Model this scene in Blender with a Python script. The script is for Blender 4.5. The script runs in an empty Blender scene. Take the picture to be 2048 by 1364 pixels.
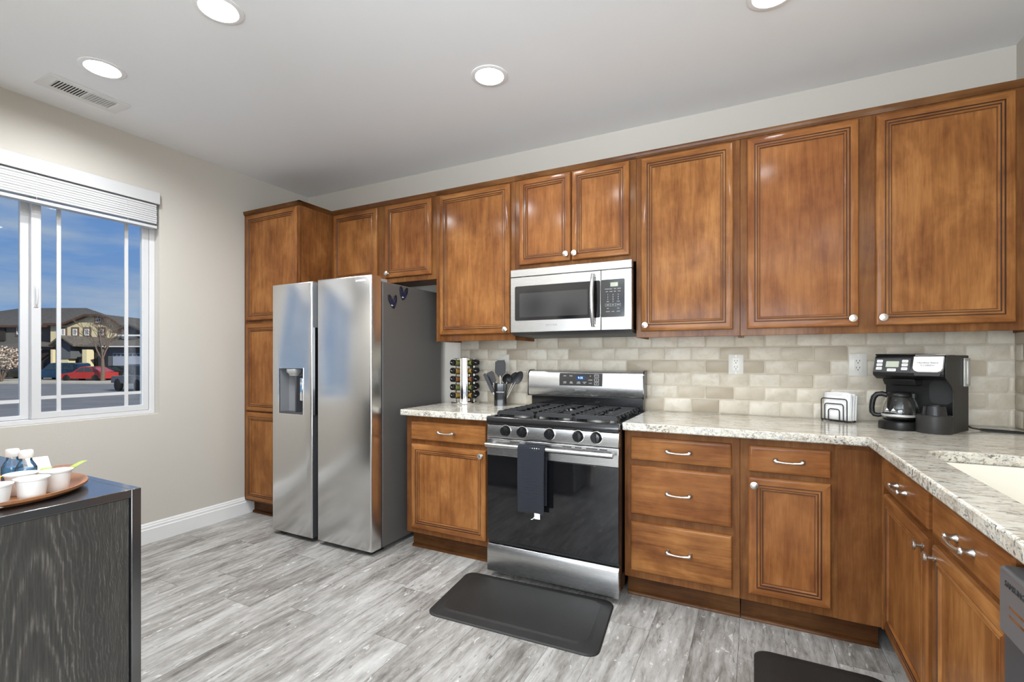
import bpy, bmesh, math, random
from mathutils import Vector, Matrix, geometry
R = math.radians
random.seed(7)
scene = bpy.context.scene
COL = scene.collection

# ------------------------------------------------------------------ camera, sky, lights, exposure
W_PX, H_PX, F_PX, HOR = 2048.0, 1364.0, 957.0, 717.2
YAW = 0.4675
CAM = Vector((3.6285, -3.0598, 1.2374))
cam_d = bpy.data.cameras.new('camera')
cam = bpy.data.objects.new('camera', cam_d); COL.objects.link(cam)
cam.location = CAM; cam.rotation_euler = (R(90), 0, YAW)
cam_d.sensor_width = 36.0; cam_d.lens = F_PX / W_PX * 36.0
cam_d.shift_y = (HOR - H_PX / 2) / W_PX
cam_d.clip_start = 0.02; cam_d.clip_end = 500
scene.camera = cam
FD = Vector((-math.sin(YAW), math.cos(YAW), 0)); RD = Vector((math.cos(YAW), math.sin(YAW), 0))

world = bpy.data.worlds.new('sky'); scene.world = world; world.use_nodes = True
wn, wl = world.node_tree.nodes, world.node_tree.links
wn.clear()
wout = wn.new('ShaderNodeOutputWorld'); bg = wn.new('ShaderNodeBackground')
tc = wn.new('ShaderNodeTexCoord'); sep = wn.new('ShaderNodeSeparateXYZ')
wl.new(tc.outputs['Generated'], sep.inputs[0])
grad = wn.new('ShaderNodeValToRGB'); wl.new(sep.outputs['Z'], grad.inputs[0])
grad.color_ramp.elements[0].position = 0.0; grad.color_ramp.elements[0].color = (.17, .29, .50, 1)
grad.color_ramp.elements[1].position = 0.5; grad.color_ramp.elements[1].color = (.045, .14, .42, 1)
mp = wn.new('ShaderNodeMapping'); mp.inputs['Scale'].default_value = (1.6, 1.6, 9.0); mp.inputs['Rotation'].default_value = (0.10, 0.06, 0)
wl.new(tc.outputs['Generated'], mp.inputs[0])
nz = wn.new('ShaderNodeTexNoise'); nz.inputs['Scale'].default_value = 2.6; nz.inputs['Detail'].default_value = 8; nz.inputs['Roughness'].default_value = .58
wl.new(mp.outputs[0], nz.inputs['Vector'])
cr = wn.new('ShaderNodeValToRGB'); wl.new(nz.outputs[0], cr.inputs[0])
cr.color_ramp.elements[0].position = .40; cr.color_ramp.elements[1].position = .64
cr.color_ramp.elements[0].color = (0, 0, 0, 1); cr.color_ramp.elements[1].color = (.92, .92, .92, 1)
mx = wn.new('ShaderNodeMix'); mx.data_type = 'RGBA'
wl.new(cr.outputs[0], mx.inputs[0]); wl.new(grad.outputs[0], mx.inputs[6]); mx.inputs[7].default_value = (.30, .36, .46, 1)
wl.new(mx.outputs[2], bg.inputs[0]); bg.inputs[1].default_value = 1.0
wl.new(bg.outputs[0], wout.inputs[0])

sun_d = bpy.data.lights.new('sun', 'SUN'); sun_d.energy = 4.6; sun_d.angle = R(.6); sun_d.color = (1, .93, .80)
sun = bpy.data.objects.new('sun', sun_d); COL.objects.link(sun)
sun_dir = (RD * .74 - FD * .42 + Vector((0, 0, .52))).normalized()
sun.rotation_euler = (-sun_dir).to_track_quat('-Z', 'Y').to_euler()

def area(name, loc, rot, sx, sy, power, color):
    d = bpy.data.lights.new(name, 'AREA'); d.shape = 'RECTANGLE'; d.size = sx; d.size_y = sy; d.energy = power; d.color = color
    o = bpy.data.objects.new(name, d); COL.objects.link(o); o.location = loc; o.rotation_euler = rot
    return o
# added fill lamps standing in for daylight at made-up openings behind the camera
area('added_fill_rear', (2.9, -6.93, 1.45), (R(130), 0, 0), 3.2, 2.0, 205, (.90, .97, 1.04))
area('added_fill_side', (5.55, -5.0, 1.45), (R(130), 0, R(90)), 2.4, 1.9, 130, (.90, .97, 1.04))

CAN_GAIN = 1.0
vs = scene.view_settings
vs.view_transform = 'Standard'; vs.look = 'None'; vs.exposure = 0.44; vs.gamma = 1.0
try: vs.use_curve_mapping = False
except Exception: pass
scene.cycles.use_denoising = True
scene.cycles.max_bounces = 10; scene.cycles.diffuse_bounces = 5; scene.cycles.glossy_bounces = 5
scene.cycles.transmission_bounces = 8; scene.cycles.transparent_max_bounces = 12
scene.cycles.sample_clamp_indirect = 6.0
scene.cycles.caustics_reflective = False; scene.cycles.caustics_refractive = False

# ------------------------------------------------------------------ materials
def newmat(name):
    m = bpy.data.materials.new(name); m.use_nodes = True
    nt = m.node_tree; b = nt.nodes['Principled BSDF']
    return m, nt, b
def plain(name, col, rough=.5, metal=0.0, spec=.5, coat=0.0, bump=0.0, bscale=60, trans=0.0, ior=1.45, emit=None, estr=0.0, sheen=0.0, var=0.0, vscale=8):
    m, nt, b = newmat(name)
    b.inputs['Base Color'].default_value = (*col, 1); b.inputs['Roughness'].default_value = rough
    b.inputs['Metallic'].default_value = metal; b.inputs['Specular IOR Level'].default_value = spec
    b.inputs['Coat Weight'].default_value = coat; b.inputs['Transmission Weight'].default_value = trans; b.inputs['IOR'].default_value = ior
    b.inputs['Sheen Weight'].default_value = sheen
    if emit: b.inputs['Emission Color'].default_value = (*emit, 1); b.inputs['Emission Strength'].default_value = estr
    if bump or var:
        t = nt.nodes.new('ShaderNodeTexCoord')
    if bump:
        n = nt.nodes.new('ShaderNodeTexNoise'); n.inputs['Scale'].default_value = bscale; n.inputs['Detail'].default_value = 4
        nt.links.new(t.outputs['Object'], n.inputs['Vector'])
        bp = nt.nodes.new('ShaderNodeBump'); bp.inputs['Strength'].default_value = bump; bp.inputs['Distance'].default_value = .004
        nt.links.new(n.outputs[0], bp.inputs['Height']); nt.links.new(bp.outputs[0], b.inputs['Normal'])
    if var:
        n2 = nt.nodes.new('ShaderNodeTexNoise'); n2.inputs['Scale'].default_value = vscale; n2.inputs['Detail'].default_value = 5
        nt.links.new(t.outputs['Object'], n2.inputs['Vector'])
        r = nt.nodes.new('ShaderNodeValToRGB'); nt.links.new(n2.outputs[0], r.inputs[0])
        r.color_ramp.elements[0].position = .3; r.color_ramp.elements[1].position = .7
        r.color_ramp.elements[0].color = (*[c * (1 - var) for c in col], 1); r.color_ramp.elements[1].color = (*[min(1, c * (1 + var)) for c in col], 1)
        nt.links.new(r.outputs[0], b.inputs['Base Color'])
    return m
def ramp(nt, src, stops):
    r = nt.nodes.new('ShaderNodeValToRGB'); nt.links.new(src, r.inputs[0])
    e = r.color_ramp.elements
    while len(e) < len(stops): e.new(.5)
    for i, (p, c) in enumerate(stops):
        e[i].position = p; e[i].color = (*c, 1)
    return r.outputs[0]
def noise(nt, vec, scale, detail=4, rough=.5, dist=0.0):
    n = nt.nodes.new('ShaderNodeTexNoise'); n.inputs['Scale'].default_value = scale; n.inputs['Detail'].default_value = detail
    n.inputs['Roughness'].default_value = rough; n.inputs['Distortion'].default_value = dist
    nt.links.new(vec, n.inputs['Vector']); return n.outputs[0]
def mapping(nt, vec, scale=(1, 1, 1), rot=(0, 0, 0)):
    m = nt.nodes.new('ShaderNodeMapping'); m.inputs['Scale'].default_value = scale; m.inputs['Rotation'].default_value = rot
    nt.links.new(vec, m.inputs[0]); return m.outputs[0]
def mixc(nt, fac, a, b, mode='MIX'):
    m = nt.nodes.new('ShaderNodeMix'); m.data_type = 'RGBA'; m.blend_type = mode
    for s, v in ((0, fac), (6, a), (7, b)):
        if isinstance(v, (int, float)): m.inputs[s].default_value = v
        elif isinstance(v, tuple): m.inputs[s].default_value = (*v, 1)
        else: nt.links.new(v, m.inputs[s])
    return m.outputs[2]
def math_(nt, op, a, b=0.0):
    m = nt.nodes.new('ShaderNodeMath'); m.operation = op
    for i, v in enumerate((a, b)):
        if isinstance(v, (int, float)): m.inputs[i].default_value = v
        else: nt.links.new(v, m.inputs[i])
    return m.outputs[0]
def vadd(nt, a, b):
    m = nt.nodes.new('ShaderNodeVectorMath'); m.operation = 'ADD'; nt.links.new(a, m.inputs[0]); nt.links.new(b, m.inputs[1]); return m.outputs[0]
def offset_vec(nt, island=False):
    t = nt.nodes.new('ShaderNodeTexCoord')
    if island:
        g = nt.nodes.new('ShaderNodeNewGeometry'); src = g.outputs['Random Per Island']
    else:
        g = nt.nodes.new('ShaderNodeObjectInfo'); src = g.outputs['Random']
    s = math_(nt, 'MULTIPLY', src, 37.0)
    c = nt.nodes.new('ShaderNodeCombineXYZ')
    for i in range(3): nt.links.new(s, c.inputs[i])
    return vadd(nt, t.outputs['Object'], c.outputs[0]), src, t
def bump(nt, b, h, strength, dist=.003):
    n = nt.nodes.new('ShaderNodeBump'); n.inputs['Strength'].default_value = strength; n.inputs['Distance'].default_value = dist
    nt.links.new(h, n.inputs['Height']); nt.links.new(n.outputs[0], b.inputs['Normal'])

def wood(name, vert=True, dark=1.0):
    m, nt, b = newmat(name)
    v, rnd, t = offset_vec(nt)
    sc = (9, 9, .9) if vert else (.9, .9, 9)
    g = noise(nt, mapping(nt, v, sc), 3.2, 6, .6, .6)
    fine = noise(nt, mapping(nt, v, (60, 60, 3) if vert else (3, 3, 60)), 3.0, 3, .6)
    bl = noise(nt, mapping(nt, v, (2.2, 2.2, 1.5) if vert else (1.5, 1.5, 2.2)), 2.2, 4, .62, .3)
    f = math_(nt, 'ADD', math_(nt, 'MULTIPLY', g, .34), math_(nt, 'MULTIPLY', bl, .50))
    f = math_(nt, 'ADD', f, math_(nt, 'MULTIPLY', fine, .16))
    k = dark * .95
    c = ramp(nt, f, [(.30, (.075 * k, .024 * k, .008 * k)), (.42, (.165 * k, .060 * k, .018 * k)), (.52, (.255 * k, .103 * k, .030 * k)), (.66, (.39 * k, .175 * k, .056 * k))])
    tint = mixc(nt, math_(nt, 'MULTIPLY', rnd, .30), c, (.20 * k, .060 * k, .020 * k))
    nt.links.new(tint, b.inputs['Base Color'])
    b.inputs['Roughness'].default_value = .46; b.inputs['Specular IOR Level'].default_value = .05; b.inputs['Coat Weight'].default_value = .20; b.inputs['Coat Roughness'].default_value = .13
    bump(nt, b, fine, .05, .001)
    return m
M = {}
M['wood'] = wood('maple_vertical'); M['woodh'] = wood('maple_horizontal', False)
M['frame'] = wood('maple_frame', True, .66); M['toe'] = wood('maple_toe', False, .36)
M['glaze'] = plain('brown_glaze', (.035, .012, .005), .45)
M['crown'] = wood('maple_crown', False, .5)

def steel(name, col=(.50, .497, .488), rough=.27, axis=2, aniso=.55):
    m, nt, b = newmat(name)
    v, rnd, t = offset_vec(nt)
    s = [2, 2, 2]; s = (4, 4, 500) if axis == 0 else (500, 500, 4)
    n = noise(nt, mapping(nt, v, s), 2.0, 3, .6)
    c = ramp(nt, n, [(.3, tuple(x * .99 for x in col)), (.7, tuple(min(1, x * 1.01) for x in col))])
    nt.links.new(c, b.inputs['Base Color']); b.inputs['Metallic'].default_value = 1.0
    r = math_(nt, 'ADD', math_(nt, 'MULTIPLY', n, .03), rough - .015); nt.links.new(r, b.inputs['Roughness'])
    b.inputs['Anisotropic'].default_value = aniso
    return m
M['steel'] = steel('brushed_steel', axis=0)
M['steelf'] = steel('fridge_steel', (.70, .695, .685), .22, axis=0)
M['steeld'] = plain('dark_stainless', (.115, .115, .118), .36)
M['chrome'] = plain('chrome', (.82, .81, .79), .06, 1.0)
M['nickel'] = plain('satin_nickel', (.64, .615, .57), .28, 1.0)
M['fside'] = plain('fridge_side', (.105, .099, .092), .42, 0.0, bump=.05, bscale=700)
M['fgrey'] = plain('grey_plastic', (.22, .225, .235), .4)
M['fgreyd'] = plain('dark_grey_plastic', (.055, .056, .060), .4)
M['hinge'] = plain('hinge_grey', (.30, .30, .30), .4)
M['black'] = plain('black_enamel', (.010, .010, .011), .16, coat=.3)
M['blackm'] = plain('matte_black', (.012, .012, .012), .5)
M['iron'] = plain('cast_iron', (.020, .020, .021), .48, bump=.2, bscale=300)
M['glassb'] = plain('black_glass', (.006, .006, .007), .05, spec=.7)
M['screen'] = plain('black_oven_screen', (.028, .028, .029), .10, spec=.8)
M['burner'] = plain('burner_cap', (.03, .028, .026), .5)
M['alu'] = plain('burner_aluminium', (.42, .41, .39), .4, 1.0)
M['white'] = plain('white_paint', (.78, .78, .77), .35)
M['vinyl'] = plain('white_vinyl', (.62, .62, .625), .3)
M['slat'] = plain('white_blind', (.56, .56, .56), .38)
M['plate'] = plain('ivory_plate', (.66, .64, .585), .35)
M['slot'] = plain('dark_slot', (.02, .018, .016), .6)
M['text'] = plain('pale_print', (.72, .72, .72), .5)
M['textw'] = plain('white_print', (.85, .85, .84), .5)
M['textg'] = plain('grey_print', (.30, .30, .30), .4)
M['textd'] = plain('dark_print', (.03, .03, .03), .5)
M['led'] = plain('blue_led', (.02, .03, .05), .4, emit=(.45, .75, 1.0), estr=1.6)
M['ledb'] = plain('blue_window', (.008, .015, .04), .2, emit=(.03, .10, .35), estr=.25)
M['lcd'] = plain('lcd', (.36, .39, .30), .3)
M['sink'] = plain('white_sink', (.80, .765, .67), .25, coat=.2)
M['mat'] = plain('rubber_mat', (.016, .0155, .0145), .55, bump=.3, bscale=260, var=.18, vscale=5)
M['towel'] = plain('navy_towel', (.013, .015, .021), .95, sheen=.08)
M['tag'] = plain('white_tag', (.75, .75, .75), .7)
M['napkin'] = plain('white_napkin', (.86, .85, .83), .9, bump=.15, bscale=90)
M['plastic'] = plain('black_plastic', (.009, .0088, .0088), .30, spec=.35)
M['plastics'] = plain('grey_black_plastic', (.030, .029, .027), .42, spec=.35)
M['rubber'] = plain('black_rubber', (.012, .012, .012), .6)
M['silver'] = plain('silver_plastic', (.50, .495, .48), .34, .4)
M['silicone'] = plain('black_silicone', (.013, .013, .014), .48)
M['holder'] = plain('black_gloss_holder', (.008, .008, .008), .1, coat=.3)
M['cup'] = plain('white_cup', (.80, .79, .76), .42)
M['foil'] = plain('white_foil_lid', (.86, .86, .88), .25, .25)
M['cap'] = plain('white_cap', (.82, .81, .78), .4)
M['tray'] = plain('walnut_tray', (.25, .105, .042), .42, var=.35, vscale=14)
M['pack1'] = plain('green_packet', (.30, .36, .06), .4); M['pack2'] = plain('brown_packet', (.20, .075, .025), .4, var=.6, vscale=60)
M['pack3'] = plain('orange_packet', (.75, .36, .03), .4); M['pack4'] = plain('pale_packet', (.62, .64, .66), .4)
M['magblue'] = plain('navy_magnet', (.012, .018, .06), .3); M['magblk'] = plain('black_magnet', (.008, .008, .01), .3)
def lens_mat(p):
    k = 'lamp_lens_%d' % p
    if k not in M: M[k] = plain(k, (.9, .9, .9), .4, emit=(.95, .985, 1.02), estr=p * CAN_GAIN)
    return M[k]
M['ltrim'] = plain('lamp_trim', (.85, .85, .85), .4)
M['spiceA'] = plain('spice_ochre', (.50, .29, .06), .6, var=.25, vscale=90)
M['spiceB'] = plain('spice_green', (.26, .27, .06), .6, var=.3, vscale=90)
M['spiceC'] = plain('spice_rust', (.33, .13, .04), .6, var=.3, vscale=90)
M['decor'] = plain('decor_black', (.02, .02, .02), .4); M['decors'] = plain('decor_studs', (.75, .74, .70), .2, 1.0)

def glass(name, col=(1, 1, 1), rough=0.0, ior=1.45):
    m, nt, b = newmat(name)
    b.inputs['Base Color'].default_value = (*col, 1); b.inputs['Transmission Weight'].default_value = 1.0
    b.inputs['Roughness'].default_value = rough; b.inputs['IOR'].default_value = ior
    return m
M['glass'] = glass('clear_glass', (.97, .98, .98))
def thin_glass(name, tint, gloss):
    m, nt, b = newmat(name); nt.nodes.remove(b)
    tr = nt.nodes.new('ShaderNodeBsdfTransparent'); tr.inputs[0].default_value = (*tint, 1)
    gl = nt.nodes.new('ShaderNodeBsdfGlossy'); gl.inputs['Roughness'].default_value = .04
    fr = nt.nodes.new('ShaderNodeFresnel'); fr.inputs[0].default_value = 1.45
    ad = nt.nodes.new('ShaderNodeMath'); ad.operation = 'ADD'; ad.inputs[1].default_value = gloss; nt.links.new(fr.outputs[0], ad.inputs[0])
    ms = nt.nodes.new('ShaderNodeMixShader'); nt.links.new(ad.outputs[0], ms.inputs[0])
    nt.links.new(tr.outputs[0], ms.inputs[1]); nt.links.new(gl.outputs[0], ms.inputs[2]); nt.links.new(ms.outputs[0], nt.nodes['Material Output'].inputs[0])
    return m
M['jarglass'] = thin_glass('jar_glass', (.95, .95, .92), .02); M['bottle'] = thin_glass('bottle_plastic', (.96, .97, .98), .03)
M['blue'] = plain('blue_liquid', (.12, .46, .88), .12)
# window pane: thin clear glazing (transparent with a faint mirror coat)
m, nt, b = newmat('window_pane'); nt.nodes.remove(b)
tr = nt.nodes.new('ShaderNodeBsdfTransparent'); tr.inputs[0].default_value = (.93, .955, .95, 1)
gl = nt.nodes.new('ShaderNodeBsdfGlossy'); gl.inputs['Roughness'].default_value = .02
ms = nt.nodes.new('ShaderNodeMixShader'); ms.inputs[0].default_value = .012
nt.links.new(tr.outputs[0], ms.inputs[1]); nt.links.new(gl.outputs[0], ms.inputs[2]); nt.links.new(ms.outputs[0], nt.nodes['Material Output'].inputs[0])
M['pane'] = m

def paint(name, col, bs=.12, sc=170):
    m, nt, b = newmat(name)
    t = nt.nodes.new('ShaderNodeTexCoord')
    n = noise(nt, t.outputs['Object'], sc * .35, 3, .5); n2 = noise(nt, t.outputs['Object'], 1.3, 3)
    c = mixc(nt, n2, tuple(x * .985 for x in col), tuple(min(1, x * 1.015) for x in col)); nt.links.new(c, b.inputs['Base Color'])
    b.inputs['Roughness'].default_value = .75; b.inputs['Specular IOR Level'].default_value = .25
    bump(nt, b, n, bs, .004)
    return m
M['wall'] = paint('greige_paint', (.56, .53, .475)); M['ceil'] = paint('white_ceiling', (.87, .885, .90), .08)

def floor_mat():
    m, nt, b = newmat('grey_oak_planks')
    v, rnd, t = offset_vec(nt, True)
    g = noise(nt, mapping(nt, v, (15, 2.2, 1)), 2.6, 10, .74, .35)
    g2 = noise(nt, mapping(nt, v, (5.0, 1.1, 1)), 1.9, 7, .66, .45)
    tone = math_(nt, 'ADD', math_(nt, 'MULTIPLY', g, .5), math_(nt, 'MULTIPLY', g2, .5))
    tone = math_(nt, 'ADD', tone, math_(nt, 'MULTIPLY', math_(nt, 'SUBTRACT', rnd, .5), .085))
    c = ramp(nt, tone, [(.33, (.085, .076, .066)), (.42, (.195, .181, .163)), (.50, (.315, .300, .278)), (.58, (.42, .408, .386)), (.70, (.54, .53, .51))])
    w1 = noise(nt, mapping(nt, v, (14, 4.5, 1)), 2.6, 4, .6, .6)
    fl = ramp(nt, w1, [(.635, (0, 0, 0)), (.67, (1, 1, 1))])
    c = mixc(nt, math_(nt, 'MULTIPLY', fl, .6), c, (.70, .69, .66))
    d1 = noise(nt, mapping(nt, v, (26, 4.6, 1)), 2.2, 8, .76, .8)
    dk = ramp(nt, d1, [(.37, (1, 1, 1)), (.43, (0, 0, 0))])
    zone = ramp(nt, noise(nt, mapping(nt, v, (3, .8, 1)), 2.0, 3, .5), [(.42, (1, 1, 1)), (.60, (.15, .15, .15))])
    c = mixc(nt, math_(nt, 'MULTIPLY', math_(nt, 'MULTIPLY', dk, zone), .85), c, (.085, .075, .066))
    nt.links.new(c, b.inputs['Base Color']); b.inputs['Roughness'].default_value = .42; b.inputs['Specular IOR Level'].default_value = .4
    bump(nt, b, g, .10, .0015)
    return m
M['floor'] = floor_mat(); M['joint'] = plain('plank_joint', (.10, .09, .08), .8)

def granite(name, edge=False):
    m, nt, b = newmat(name)
    t = nt.nodes.new('ShaderNodeTexCoord'); o = t.outputs['Object']
    st = (1.0, 3.4, 1.0) if not edge else (1.0, 1.0, 1.25)
    v = mapping(nt, o, st)
    big = noise(nt, v, 6, 5, .6, .7)
    c = ramp(nt, big, [(.30, (.46, .40, .30)), (.44, (.66, .61, .51)), (.60, (.75, .72, .63)), (.75, (.60, .55, .45))])
    gr = noise(nt, v, 34 if not edge else 60, 6, .70, .8)
    g = ramp(nt, gr, [(.50, (0, 0, 0)), (.60, (1, 1, 1))])
    c = mixc(nt, math_(nt, 'MULTIPLY', g, .38 if not edge else .62), c, (.40, .385, .355) if not edge else (.36, .36, .355))
    dk = noise(nt, v, 24 if not edge else 55, 7, .74, 1.3)
    d = ramp(nt, dk, [(.415, (1, 1, 1)), (.465, (0, 0, 0))] if not edge else [(.425, (1, 1, 1)), (.475, (0, 0, 0))])
    patch = ramp(nt, noise(nt, v, 7, 3, .5), [(.40, (0, 0, 0)), (.58, (1, 1, 1))])
    d = math_(nt, 'MULTIPLY', d, patch if not edge else math_(nt, 'ADD', math_(nt, 'MULTIPLY', patch, .6), .4))
    c = mixc(nt, math_(nt, 'MULTIPLY', d, .92), c, (.035, .030, .026))
    rs = ramp(nt, noise(nt, v, 15, 5, .7, .5), [(.36, (1, 1, 1)), (.42, (0, 0, 0))])
    c = mixc(nt, math_(nt, 'MULTIPLY', rs, .5), c, (.22, .15, .09))
    nt.links.new(c, b.inputs['Base Color'])
    b.inputs['Roughness'].default_value = .12 if not edge else .38; b.inputs['Specular IOR Level'].default_value = .55
    if edge: bump(nt, b, gr, .9, .006)
    return m
M['granite'] = granite('granite_top'); M['granitee'] = granite('granite_edge', True)

def tile_mat():
    m, nt, b = newmat('travertine_tile')
    v, rnd, t = offset_vec(nt, True)
    n = noise(nt, v, 16, 6, .65, .6); n2 = noise(nt, v, 60, 4, .6)
    base = ramp(nt, rnd, [(.0, (.37, .315, .235)), (.10, (.47, .41, .32)), (.3, (.57, .515, .42)), (.65, (.62, .57, .475)), (1.0, (.65, .605, .515))])
    c = mixc(nt, math_(nt, 'MULTIPLY', ramp(nt, n, [(.36, (1, 1, 1)), (.56, (0, 0, 0))]), .42), base, (.42, .345, .25))
    pit = ramp(nt, n2, [(.25, (1, 1, 1)), (.31, (0, 0, 0))])
    c = mixc(nt, math_(nt, 'MULTIPLY', pit, .6), c, (.22, .165, .11))
    nt.links.new(c, b.inputs['Base Color']); b.inputs['Roughness'].default_value = .48
    bump(nt, b, n, .35, .003)
    return m
M['tile'] = tile_mat(); M['grout'] = plain('grout', (.50, .445, .36), .9, bump=.2)

def ebony():
    m, nt, b = newmat('black_oak')
    t = nt.nodes.new('ShaderNodeTexCoord'); o = t.outputs['Object']
    sx = nt.nodes.new('ShaderNodeSeparateXYZ'); nt.links.new(o, sx.inputs[0])
    wob = noise(nt, mapping(nt, o, (1, 5, 2)), 3, 4, .6)
    y0 = math_(nt, 'ADD', sx.outputs['Y'], .012)
    y0 = math_(nt, 'ADD', y0, math_(nt, 'MULTIPLY', math_(nt, 'SUBTRACT', wob, .5), .05))
    par = math_(nt, 'MULTIPLY', math_(nt, 'MULTIPLY', y0, y0), 95.0)
    ph = math_(nt, 'ADD', math_(nt, 'MULTIPLY', math_(nt, 'ADD', sx.outputs['Z'], par), 46.0), math_(nt, 'MULTIPLY', wob, 6.0))
    arch = math_(nt, 'POWER', math_(nt, 'ADD', math_(nt, 'MULTIPLY', math_(nt, 'SINE', ph), .5), .5), 3.0)
    f = noise(nt, mapping(nt, o, (90, 90, 5)), 3, 4, .65)
    big = noise(nt, mapping(nt, o, (3, 9, 1.5)), 2, 3, .6)
    k = math_(nt, 'MULTIPLY', math_(nt, 'ADD', math_(nt, 'MULTIPLY', arch, .35), .35), math_(nt, 'ADD', math_(nt, 'MULTIPLY', f, 1.5), -.32))
    k = math_(nt, 'MULTIPLY', k, math_(nt, 'ADD', big, .55))
    c = ramp(nt, k, [(.10, (.026, .025, .022)), (.28, (.048, .045, .040)), (.60, (.16, .14, .115))])
    nt.links.new(c, b.inputs['Base Color']); b.inputs['Roughness'].default_value = .42
    bump(nt, b, f, .25, .002)
    return m
M['ebony'] = ebony(); M['ebonyt'] = plain('black_oak_top', (.03, .03, .03), .30, coat=1.0, bump=.03, bscale=120); M['ebonyt'].node_tree.nodes['Principled BSDF'].inputs['Coat IOR'].default_value = 1.9; M['ebonyt'].node_tree.nodes['Principled BSDF'].inputs['Coat Roughness'].default_value = .12

# exterior
M['asphalt'] = plain('asphalt', (.155, .155, .165), .9, var=.15, vscale=.7, bump=.3, bscale=40)
M['concrete'] = plain('concrete_walk', (.40, .38, .34), .9, var=.1, vscale=1)
M['gravel'] = plain('gravel_bed', (.33, .29, .24), .95, var=.3, vscale=6)
M['lawn'] = plain('lawn', (.23, .22, .07), .95, var=.3, vscale=5)
M['shingle'] = plain('shingles', (.072, .066, .060), .9, var=.35, vscale=5, bump=.5, bscale=12)
M['shingle2'] = plain('brown_shingles', (.105, .09, .078), .9, var=.35, vscale=5, bump=.5, bscale=12)
M['stuccoy'] = plain('yellow_stucco', (.64, .56, .37), .9); M['stuccoshade_t'] = plain('taupe_shade_stucco', (.115, .112, .105), .9)  # taupe has the left block's shade put into its colour
M['stuccoshade_b'] = plain('blue_shade_stucco', (.10, .105, .125), .9); M['fascia'] = plain('brown_fascia', (.085, .045, .036), .8)  # blue-grey carries the shade of garage house and front wing in its colour
M['garage'] = plain('garage_door', (.30, .33, .42), .6); M['dkopen'] = plain('dark_opening', (.025, .022, .020), .8)
M['wtrim'] = plain('window_trim', (.75, .75, .74), .6); M['wdark'] = plain('house_glass', (.03, .04, .05), .1)
M['shutter'] = plain('shutter', (.14, .09, .08), .8)
M['bark'] = plain('bark', (.13, .095, .075), .9); M['twig'] = plain('twigs', (.145, .105, .085), .9)
M['blossom'] = plain('pale_blossom', (.45, .36, .30), .9, var=.4, vscale=9)
M['carblue'] = plain('car_blue', (.012, .045, .10), .22, coat=.6); M['carred'] = plain('car_red', (.36, .02, .016), .25, coat=.6)
M['cardark'] = plain('car_dark', (.012, .013, .013), .25, coat=.5); M['cargrey'] = plain('jeep_grey', (.15, .14, .15), .35, coat=.3)
M['carglass'] = plain('car_glass', (.03, .05, .06), .05, spec=.8); M['tyre'] = plain('tyre', (.012, .012, .013), .8); M['rim'] = plain('wheel_rim', (.55, .57, .62), .35, .4)
M['red'] = plain('red_sign', (.45, .05, .05), .6)

# ------------------------------------------------------------------ helpers
def wpos(o):
    p = Vector((0, 0, 0))
    while o is not None:
        p += o.location; o = o.parent
    return p
def link(o, parent=None):
    COL.objects.link(o)
    if parent is not None: o.parent = parent
    return o
def tag(o, label=None, cat=None, group=None, kind=None):
    if label: o['label'] = label
    if cat: o['category'] = cat
    if group: o['group'] = group
    if kind: o['kind'] = kind
    return o
def thing(name, loc, label, cat, group=None, rz=0.0, kind=None):
    o = bpy.data.objects.new(name, None); o.empty_display_size = .05
    link(o); o.location = loc; o.rotation_euler = (0, 0, rz)
    return tag(o, label, cat, group, kind)
FRONT = Matrix(((1, 0, 0), (0, 0, -1), (0, 1, 0)))      # u -> +x, v -> +z, w -> -y
SIDE = Matrix(((0, 0, -1), (-1, 0, 0), (0, 1, 0)))      # u -> -y, v -> +z, w -> -x
RIGHT = Matrix(((0, 0, 1), (1, 0, 0), (0, 1, 0)))       # u -> +y, v -> +z, w -> +x
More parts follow.
